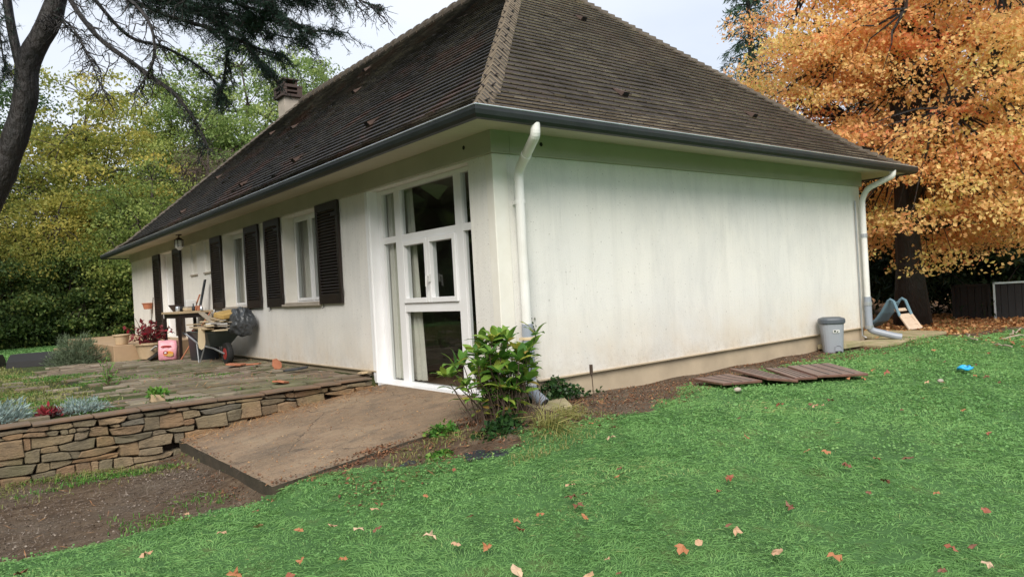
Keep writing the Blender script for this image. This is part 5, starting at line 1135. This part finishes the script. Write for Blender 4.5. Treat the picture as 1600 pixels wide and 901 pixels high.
m = MB(); m.obox((.012, -.1605, .322), (.014, 0, 0), (0, .0006, 0), (0, -.002, .012)); m.obox((.048, -.1602, .316), (.012, 0, .004), (0, .0006, 0), (.002, -.002, .009)); m.build('sticker_print', 'weedmark' if 'weedmark' in MAT else 'l_ivy', bn)
m = MB(); m.obox((.05, -.135, .055), (.045, 0, 0), (0, .006, 0), (0, 0, .05)); m.tube([(.005, -.139, .06), (.01, -.143, .09), (.03, -.147, .112), (.05, -.148, .118), (.07, -.147, .112), (.09, -.143, .09), (.095, -.139, .06)], .006, 6); m.build('pedal_recess', 'bin', bn)
m = MB(); m.obox((.05, -.16, .02), (.04, 0, 0), (0, .03, 0), (0, 0, .012)); m.build('pedal', 'blackdark', bn, bevel=.003)
# slide
sl_ = empty('toddler_slide', (9.9, .5, .33), 0, 'small blue plastic slide with cream ladder beyond the far house corner', 'slide')
a, b, c = Vector((.12, .62, .0)), Vector((.0, .06, .50)), Vector((-.14, -.36, .0)); sd2 = Vector((.17, -.03, 0))
def plate(m, p, q, wdt, th, n3=None):
    d = (q-p); up = d.cross(wdt).normalized(); m.obox((p+q)/2, d/2, wdt, up*th)
m = MB(); pth = [a+(b-a)*f+Vector((0,0,-.12*math.sin(f*3.14))) for f in (0, .25, .5, .75, 1)]
for p, q in zip(pth[:-1], pth[1:]): plate(m, p, q, sd2, .008)
m.build('chute', 'slide', sl_)
for s_ in (-1, 1):
    m = MB(); m.tube([p+sd2*s_*1.05+Vector((0,0,.03)) for p in pth]+[b+sd2*s_*1.05+Vector((0,-.05,.06))], .026, 8); m.build('rail', 'slide', sl_)
    m = MB(); m.tube([b+sd2*s_*1.05+Vector((0,-.03,.06)), b+sd2*s_*1.05+Vector((0,-.10,.02)), (b+c)/2+sd2*s_*1.05+Vector((0,-.02,-.01))], .028, 8); m.build('handrail', 'slide', sl_)
m = MB()
for s_ in (-1, 1): m.tube([(b+c)/2+sd2*s_+Vector((0,-.02,.0)), c+sd2*s_], .028, 8)
for f in (.25, .5, .75): plate(m, b+(c-b)*(f+.0), b+(c-b)*(f+.1), sd2*.95, .012)
plate(m, b+(c-b)*.45, c, sd2*.9, .006)
m.build('ladder', 'slide2', sl_)
m = MB()
for k in range(20):
    a_ = k/20*2*math.pi; r_ = .085+.01*math.sin(a_*3)
pts_ = [(.08*math.cos(k/18*2*math.pi), .055*math.sin(k/18*2*math.pi), .012*math.sin(k*.9)) for k in range(19)]
m.tube([Vector(p)+Vector((5.1, -2.27, float(gz(5.1, -2.27))+.065)) for p in pts_], .018, 8, False); m.obox((5.14, -2.3, float(gz(5.1, -2.27))+.06), (.05, 0, 0), (0, .045, 0), (0, 0, .012)); tag(m.build('plastic_toy', 'toy', smooth=True), 'bright blue plastic ring toy dropped on the lawn at right', 'toy')
m = MB()
for (x, y, s_, lab) in ((4.2, -2.35, .045, 'pale round pebble on the lawn in front of the blue toy'), (2.0, -1.28, .05, 'pale broken stick end beside the leftmost shutter board')):
    m = MB(); m.lathe((x, y, float(gz(x, y))+.02), [(s_*.5, 0), (s_, s_*.3), (s_*.8, s_*.7), (s_*.2, s_*.9)], 9, 1, .7); tag(m.build('pebble', 'chimney', smooth=True), lab if s_ == .045 else 'pale pebble beside the leftmost shutter board', 'pebble')
R.seed(3)
for i, (x, y, l, a) in enumerate(((8.2, -1.3, .9, .5), (8.9, -1.7, .7, -.3), (7.6, -1.9, .35, 1.0), (9.6, -1.5, 1.0, .1))):
    m = MB(); z = float(gz(x, y))+.04; q = wander((x-l/2*math.cos(a), y-l/2*math.sin(a), z), (x+l/2*math.cos(a), y+l/2*math.sin(a), z+.02), 6, .08); m.tube(q, [.012, .014, .013, .012, .01, .008, .004], 6)
    tag(m.build('fallen_branch', 'wood2'), ['long bare fallen branch on the lawn edge before the slide', 'thin bare fallen branch right of the longest one', 'short fallen branch nearest the camera at the litter edge', 'pale fallen branch lying farthest right in the litter'][i], 'branch')

# ------------------------------------------------------------------ things on the terrace
wb = empty('wheelbarrow', (-.52, 7.62, .48), 0, 'dark grey wheelbarrow loaded with planks beside the house wall', 'wheelbarrow')
m = MB(); 
def rect(x0, x1, y0, y1, z): return [(x0, y0, z), (x1, y0, z), (x1, y1, z), (x0, y1, z)]
loft(m, [rect(-.16, .16, -.22, .28, .30), rect(-.29, .29, -.52, .48, .55), rect(-.31, .31, -.55, .50, .56), rect(-.31, .31, -.55, .50, .575), rect(-.28, .28, -.51, .47, .57), rect(-.15, .15, -.21, .27, .32)]); m.build('tray', 'barrow', wb, bevel=.01)
for s_ in (-1, 1):
    m = MB(); m.tube([(s_*.05, -.62, .19), (s_*.14, -.3, .285), (s_*.2, .3, .33), (s_*.28, .75, .50), (s_*.29, .98, .54)], .016, 8); m.build('handle_bar', 'galv', wb)
    m = MB(); m.tube([(s_*.17, .12, .29), (s_*.21, .30, .0), (s_*.21, .36, 0.0), (s_*.2, .48, .37)], .013, 8); m.build('leg', 'galv', wb)
    m = MB(); m.tube([(s_*.29, .88, .52), (s_*.292, 1.0, .545)], .02, 8); m.build('grip', 'rubber', wb)
def disc(m, c, r_, w_, n_=24, prof=None):
    vs = []; pf = prof or [(r_*.7, -w_), (r_*.93, -w_), (r_, -w_*.4), (r_, w_*.4), (r_*.93, w_), (r_*.7, w_)]
    for (q, x) in pf:
        for k in range(n_): a = 2*math.pi*k/n_; vs.append((c[0]+x, c[1]+q*math.cos(a), c[2]+q*math.sin(a)))
    fs = [(i*n_+k, i*n_+(k+1) % n_, (i+1)*n_+(k+1) % n_, (i+1)*n_+k) for i in range(len(pf)-1) for k in range(n_)]; fs += [tuple(range(n_)), tuple(range((len(pf)-1)*n_, len(pf)*n_))[::-1]]
    m.add(vs, fs)
wh = MB(); disc(wh, (0, -.62, .19), .19, .045); who = wh.build('wheel', 'rubber', wb)
wh = MB(); disc(wh, (0, -.62, .19), .105, .05); wh.build('rim', 'red', who)
R.seed(8)
PL = []
desc = ['lowest pale plank of the wheelbarrow pile, against the tray', 'second lowest grey plank of the wheelbarrow pile', 'tan plank at the outer side of the wheelbarrow pile', 'broad grey board in the middle of the wheelbarrow pile', 'pale lath lying across the middle of the wheelbarrow pile', 'brown plank poking farthest left from the wheelbarrow', 'weathered board nearest the wall in the wheelbarrow', 'short pale offcut near the top of the wheelbarrow pile', 'long thin plank sticking up at the left of the wheelbarrow pile', 'topmost tan board of the wheelbarrow pile', 'white moulding strip at the wheel end of the wheelbarrow']
par = [('palewood', -.62, 7.62, .74, .11, .03, 0), ('wood2', -.42, 7.60, .62, .12, -.06, .0), ('wood', -.74, 7.70, .70, .09, .10, -.01), ('wood2', -.52, 7.66, .66, .14, -.03, .01), ('palewood', -.66, 7.55, .62, .06, .22, .0), ('wood', -.60, 7.95, .66, .08, -.12, .02), ('wood2', -.36, 7.50, .60, .10, .05, 0), ('palewood', -.55, 7.45, .42, .09, -.2, .0), ('wood2', -.58, 7.85, .60, .05, .1, -.16), ('wood', -.50, 7.62, .5, .10, .12, -.02), ('white', -.56, 7.20, .32, .05, .9, .0)]
for i, (mt, x, y, hl, hw_, a, ti) in enumerate(par): PL.append((mt, (x, y, 1.075+i*.021+(.04 if i == 8 else 0)-(.09 if i == 10 else 0)), hl, hw_, a, ti, desc[i]))
for mt, c, hl, hw_, a, ti, lab in PL:
    m = MB(); m.obox(c, (hl*math.sin(a), hl*math.cos(a), hl*ti*-1), (hw_*math.cos(a), -hw_*math.sin(a), 0), (0, 0, .010)); tag(m.build('plank', mt, bevel=.003), lab, 'plank')
m = MB(); P0_ = [(-.06, -.0), (.06, 0), (.072, .22), (.05, .30), (0, .33), (-.05, .30), (-.072, .22)]
vs = [(-.88+x*.9-.12*z, 7.16+.2*x-.3*z, 1.13-z*1.1) for x, z in P0_]+[(-.87+x*.9-.12*z, 7.185+.2*x-.3*z, 1.13-z*1.1) for x, z in P0_]; m.add(vs, [tuple(range(7)), tuple(range(7, 14))[::-1]]+[(i, (i+1) % 7, (i+1) % 7+7, i+7) for i in range(7)])
tag(m.build('shoe_shaped_board', 'palewood'), 'pale rounded board end hanging over the wheelbarrow side', 'board')
m = MB(); m.obox((-.45, 7.2, 1.33), (0, .26, .02), (.14, 0, .02), (0, -.01, .045)); o = m.build('cardboard_sheet', 'ochre', bevel=.02); tag(o, 'crumpled ochre sheet on top of the wheelbarrow planks', 'cardboard')
def crumple(name, mat, r3, loc, amp, fr, seed, pinch=.0, flat=.0):
    import bmesh
    b = bmesh.new(); bmesh.ops.create_icosphere(b, subdivisions=5, radius=1)
    from mathutils import noise as mn
    for v in b.verts:
        p = v.co.copy(); n1 = mn.ridged_multi_fractal(p*fr+Vector((seed, 0, 0)), 1, 2.1, 4, 1, 2)*.5; s_ = 1+amp*(n1-.9)
        k = 1-pinch*max(0, p.z)**2; q = (abs(p.x)**3+abs(p.y)**3+abs(p.z)**3)**(-1/3)
        v.co = Vector((p.x*r3[0]*s_*k*q, p.y*r3[1]*s_*k*q, max(p.z, -.8)*r3[2]*s_*q))
    me = bpy.data.meshes.new(name); b.to_mesh(me); b.free(); me.materials.append(MAT[mat]); me.polygons.foreach_set('use_smooth', [True]*len(me.polygons))
    o = bpy.data.objects.new(name, me); C.objects.link(o); o.location = loc; return o
o = crumple('rubbish_sack', 'bag', (.24, .27, .27), (-.27, 6.98, 1.20), .35, 1.4, 3, .5); o.rotation_euler.x = .3; tag(o, 'stuffed dark grey plastic sack leaning on the wall over the wheelbarrow', 'sack')
m = MB(); loft(m, [squircle(.20, .30, 0, 20, 6), squircle(.23, .34, .50, 20, 6), squircle(.25, .36, .51, 20, 6), squircle(.25, .36, .54, 20, 6), squircle(.22, .33, .535, 20, 6), squircle(.2, .3, .06, 20, 6)]); o = m.build('storage_crate', 'dark'); o.location = (-.42, 8.75, .49); tag(o, 'dark blue grey plastic crate between wheelbarrow and work table', 'crate')
m = MB(); m.lathe((-.62, 8.62, 1.035), [(.03, 0), (.045, .02), (.02, .05)], 10); tag(m.build('red_ball', 'red', smooth=True), 'small red plastic ball on the rim of the dark crate', 'ball')
tb = empty('work_table', (-.40, 9.92, .485), 0, 'dark legged wooden work table against the wall covered in odds and ends', 'table')
m = MB(); m.box((-.34, -.62, .885), (.34, .62, .93)); m.build('table_top', 'wood', tb, bevel=.006)
m = MB(); m.box((-.30, -.58, .80), (.30, .58, .884)); m.build('apron', 'shutter', tb)
for sx in (-.29, .29):
    for sy in (-.56, .56): m = MB(); m.box((sx-.028, sy-.028, 0), (sx+.028, sy+.028, .799)); m.build('leg', 'shutter', tb)
zt = 1.417
m = MB(); m.lathe((-.52, 10.22, zt), [(.06, 0), (.08, .02), (.15, .13), (.155, .14), (.14, .13), (.06, .03)], 18); tag(m.build('bowl', 'chimcap', smooth=True), 'dark metal bowl at the left end of the work table', 'bowl')
m = MB(); m.lathe((-.50, 9.98, zt), [(.05, 0), (.07, .01), (.085, .11), (.075, .105), (.045, .02)], 14); tag(m.build('pot', 'blackdark', smooth=True), 'small black pot beside the dark bowl on the work table', 'pot')
m = MB(); m.box((-.44, 9.74, zt), (-.26, 9.92, zt+.22)); tag(m.build('white_box', 'white', bevel=.008), 'upright white box standing on the work table', 'box')
m = MB(); m.lathe((-.60, 9.80, zt), [(.035, 0), (.04, .01), (.04, .09), (.035, .1)], 12); tag(m.build('glass_jar', 'bead', smooth=True), 'small clear jar in front of the white box', 'jar')
for i, (c, h3, mt, lab) in enumerate((((-.42, 9.60, zt+.015), (.10, .12, .012), 'wood', 'flat wooden block under the paper stack on the work table'), ((-.43, 9.60, zt+.045), (.09, .11, .014), 'palewood', 'pale wooden block in the middle of the small stack'), ((-.42, 9.60, zt+.075), (.085, .10, .012), 'wood2', 'brown wooden tray topping the small stack'))):
    m = MB(); m.obox(c, (h3[0], .01*i, 0), (-.01*i, h3[1], 0), (0, 0, h3[2])); tag(m.build('wooden_block', mt, bevel=.003), lab, 'block')
m = MB(); m.obox((-.30, 9.42, zt+.05), (.05, 0, 0), (0, .07, 0), (0, 0, .048)); tag(m.build('clay_brick', 'terracotta', bevel=.004), 'orange brown clay block at the right end of the work table', 'brick')
for (x, y, h, lab) in ((-.42, 9.34, .14, 'small dark bottle at the right edge of the work table'), (-.28, 9.31, .10, 'short clear bottle beside the dark one on the work table')):
    m = MB(); m.lathe((x, y, zt), [(.028, 0), (.03, .01), (.03, h*.55), (.012, h*.72), (.012, h)], 10); tag(m.build('bottle', 'dark' if h > .12 else 'bead', smooth=True), lab, 'bottle')
m = MB(); m.obox((-.17, 9.60, 1.72), (.0, .055, 0), (.012, 0, 0), (.055, -.06, .31)); tag(m.build('dark_plank', 'dark', bevel=.003), 'wide dark plank leaning from the work table to the wall', 'plank')
m = MB(); m.obox((-.22, 9.82, 1.58), (.0, .02, 0), (.012, 0, 0), (.05, -.05, .16)); tag(m.build('short_stick', 'terracotta', bevel=.003), 'short reddish stick leaning beside the dark plank', 'stick')
m = MB(); m.obox((-.16, 9.35, .95), (.0, .14, 0), (.010, 0, 0), (.04, 0, .45)); tag(m.build('grey_board', 'wood2', bevel=.003), 'grey board leaning on the wall beneath the work table', 'board')
m = MB(); m.tube([(-.72, 9.25, .49), (-.2, 9.0, 1.38)], .014, 8); tag(m.build('broom_stick', 'terracotta'), 'thin brown pole leaning between the crate and the work table', 'pole')
m = MB(); loft(m, [squircle(.15, .085, 0, 32, 5), squircle(.17, .10, .03, 32, 5), squircle(.168, .105, .16, 32, 5), squircle(.172, .085, .26, 32, 5), squircle(.165, .03, .33, 32, 6), squircle(.16, .008, .38, 32, 6)])
m.v = [(x+.010*math.sin(z*31+y*22), y+.010*math.sin(x*37+z*19)+.008*math.sin(z*47+x*61), z+.008*math.sin(x*33)*(z > .3)) for x, y, z in m.v]
sk = m.build('compost_sack', 'pink', smooth=True); sk.location = (-.86, 9.60, .488); sk.rotation_euler.z = rad(-24)
tag(sk, 'pink plastic sack with an orange picture standing under the work table', 'sack')
for (mt, cx, cz, hx, hz, dy) in (('orange', .02, .13, .09, .05, .0), ('ochre', .05, .10, .06, .028, .003), ('red', -.03, .15, .045, .035, .0045), ('white', -.03, .15, .022, .018, .006), ('red', -.02, .27, .10, .02, -.012)):
    m = MB(); n_ = 12; m.add([(cx+hx*math.cos(k*6.283/n_)*(1+.15*math.sin(k*2)), -.119-dy, cz+hz*math.sin(k*6.283/n_)) for k in range(n_)], [tuple(range(n_))]); m.build('sack_print', mt, sk)
m = MB(); m.obox((-.95, 10.25, .60), (.02, .30, .0), (.15, -.02, .10), (0, 0, .008)); tag(m.build('black_sheet', 'blackdark'), 'black plastic sheet propped left of the pink sack', 'sheet')
m = MB(); m.obox((-1.02, 10.2, .69), (-.02, .26, -.07), (.02, 0, 0), (0, 0, .008)); tag(m.build('white_lath', 'white'), 'white lath lying slanted on the black sheet', 'lath')
def pot(name, label, c, r_, h, mat, n_=24, soil=True):
    t_ = empty(name, c, 0, label, 'plant pot'); m = MB(); m.lathe((0,0,0), [(r_*.62, 0), (r_*.66, .01), (r_*.88, h*.86), (r_*1.0, h*.87), (r_*1.02, h), (r_*.92, h), (r_*.86, h*.9), (r_*.8, h*.85)], n_); m.build('pot_body', mat, t_, bevel=.002)
    if soil: m = MB(); m.lathe((0,0,h*.85), [(r_*.85, .0), (r_*.5, .012)], 14); m.build('soil', 'dirtdark', t_)
    return t_
pot('plant_pot', 'large tan planter under the red leaved plant beside the porch', (-1.0, 10.48, .49), .30, .33, 'tanpot')
pot('plant_pot', 'tan clay pot standing on the porch corner', (-1.42, 10.98, .802), .17, .21, 'tanpot')
pot('plant_pot', 'small red clay pot on the porch step', (-1.85, 12.0, .622), .12, .13, 'terracotta')
t_ = pot('wall_planter', 'pink terracotta planter fixed on the wall beside the far shutter', (-.12, 14.75, 1.50), .14, .16, 'terracotta'); m = MB(); m.box((.0, -.02, .03), (.13, .02, .07)); m.build('bracket', 'chimcap', t_)
rp = empty('red_plant', (-1.0, 10.48, .78), 0, 'potted plant with dark red leaves and crimson flowers by the porch', 'plant'); g = np.random.default_rng(66); R.seed(66)
m = MB(); LPp = []
for k in range(34):
    a = R.uniform(0, 6.28); e_ = Vector((math.cos(a)*R.uniform(.05, .42), math.sin(a)*R.uniform(.05, .5), R.uniform(.08, .50))); q = wander((0,0,0), e_, 4, .15); m.tube(q, .005, 4, False)
    for _ in range(9): LPp.append(tuple(q[R.randrange(2, 5)]+Vector((R.gauss(0,.04), R.gauss(0,.04), R.gauss(0,.03)))))
m.tube([(0, 0, 0), (.1, -.05, .95)], .008, 5); m.tube([(0, 0, 0), (-.2, .25, .55)], .005, 5)
m.build('stems', 'twig', rp); LPp = np.array(LPp); cloud('leaves', LPp, g.random(len(LPp)), .10, .55, 'l_red', rp, g=g)
# shards of roof tile and slates on the terrace
R.seed(19)
for i, (x, y, s_, mt, lab) in enumerate(((-.30, 5.35, .17, 'terracotta', 'upright round terracotta tile shard near the house wall'), (-.62, 6.2, .20, 'terracotta', 'flat orange tile shards nearest the wheelbarrow'), (-.45, 5.9, .15, 'terracotta', 'orange tile shard between the upright shard and the wheelbarrow'), (-.42, 4.3, .22, 'dark', 'dark slate lying flat on the paving below the near window'), (-1.15, 2.95, .16, 'terracotta', 'bright orange curled bark piece on the stone wall top'), (-.12, 2.72, .16, 'wood', 'pale brown wood slab at the house end of the stone wall'))):
    m = MB(); q = [Vector((s_*math.cos(a)*R.uniform(.7, 1.1), s_*math.sin(a)*R.uniform(.4, .7), R.uniform(0, .02))) for a in [k*6.283/7 for k in range(7)]]
    m.add([tuple(v) for v in q]+[tuple(v+Vector((0,0,.022))) for v in q], [tuple(range(7, 14)), tuple(range(7))[::-1]]+[(k, (k+1) % 7, (k+1) % 7+7, k+7) for k in range(7)])
    o = m.build('tile_shard' if mt == 'terracotta' else ('slate' if mt == 'dark' else 'wood_slab'), mt, bevel=.003); o.location = (x, y, .515); o.rotation_euler = (R.uniform(-.1, .5) if i in (0, 4) else .05, -.5 if i == 0 else .08, R.uniform(0, 3)); tag(o, lab, 'shard' if mt == 'terracotta' else ('slate' if mt == 'dark' else 'wood'))
# garden plants along the wall and behind
def bushy(name, label, c, r3, n_, size, asp, mat, seed, cat='plant', up=.8):
    g = np.random.default_rng(seed); t_ = empty(name, c, 0, label, cat); d = unit(g.normal(size=(n_, 3))); d[:, 2] = np.abs(d[:, 2]); P = d*(g.random((n_, 1))**.45)*np.array(r3)*(1+.15*np.sin(d[:, :1]*9+seed))
    m = MB(); 
    for k in range(14): v = d[k]*np.array(r3)*.8; m.tube(lin((0,0,-.02), tuple(v), 2), [.006, .004, .002], 4, False)
    m.build('stems', 'twig', t_); cloud('leaves', P, np.clip(.3+.5*g.random(n_)+.2*d[:, 2], 0, 1), size, asp, mat, t_, g=g, dirs=d+np.array([0,0,up])); return t_
bushy('silver_shrub', 'silvery blue santolina mound at the left end of the stone wall top', (-3.95, 2.98, .48), (.36, .24, .20), 1500, .07, .14, 'l_silver', 91)
bushy('silver_shrub', 'small silvery plant behind the stone wall, right of the large mound', (-3.22, 2.98, .48), (.26, .16, .12), 800, .06, .14, 'l_silver', 92)
bushy('silver_shrub', 'silver grey plant at the far left edge of the photo on the wall', (-4.6, 3.0, .48), (.3, .2, .18), 800, .07, .14, 'l_silver', 97)
bushy('lavender_bush', 'large loose grey green lavender bush beside the porch path', (-2.22, 11.1, .46), (.52, .45, .58), 6500, .10, .08, 'l_lav', 93, 'bush')
bushy('lavender_bush', 'low grey green bush against the porch step', (-1.75, 13.4, .46), (.35, .35, .35), 1600, .12, .08, 'l_lav', 98, 'bush')
bushy('small_weed', 'fresh green weed growing from the brick pot behind the wall', (-2.5, 3.0, .55), (.10, .08, .07), 160, .05, .6, 'weed', 94)
m = MB(); m.box((-2.57, 2.93, .49), (-2.43, 3.05, .57)); tag(m.build('brick', 'tanpot', bevel=.006), 'pale brick holding a green weed behind the wall', 'brick')
bushy('young_plant', 'single tall bright green feathery stem on the terrace', (-2.55, 5.6, .48), (.10, .10, .42), 150, .06, .2, 'weed', 95)
bushy('dark_rosette', 'dark red brown rosette plant between the two silver mounds', (-3.5, 2.95, .48), (.11, .09, .08), 160, .06, .4, 'l_red', 96)
bushy('yellow_sprig', 'yellow sprig standing in the bare dirt at the lower left', (-4.25, .55, -.02), (.06, .06, .16), 90, .04, .3, 'l_yellow', 99)
# covered planter log in the garden
bc = empty('covered_woodpile', (-3.15, 12.6, .45), rad(-30), 'low black sheeted log pile on the grass at the left', 'woodpile')
m = MB(); pf = [(-.32, 0), (-.30, .12), (-.14, .26), (.14, .26), (.30, .12), (.32, 0)]
m.add([(-.0, y, z) for y, z in pf]+[(1.1, y*.98, z+.01) for y, z in pf], [(i, i+1, i+7, i+6) for i in range(5)]); o = m.build('cover_sheet', 'blackdark', bc); o.modifiers.new('s', 'SOLIDIFY').thickness = .01
m = MB(); m.add([(.03, y*.9, z*.93) for y, z in pf]+[(1.05, y*.9, z*.93) for y, z in pf], [tuple(range(6)), tuple(range(6, 12))[::-1]]+[(i, i+1, i+7, i+6) for i in range(5)]); m.build('logs', 'wood2', bc)
bc = empty('covered_woodpile', (-4.4, 13.2, .45), rad(-20), 'low black sheeted pile at the far left edge of the grass', 'woodpile')
m = MB(); m.add([(-.0, y, z) for y, z in pf]+[(1.1, y*.98, z+.01) for y, z in pf], [(i, i+1, i+7, i+6) for i in range(5)]+[tuple(range(6)), tuple(range(6, 12))[::-1]]); o = m.build('cover_sheet', 'blackdark', bc)
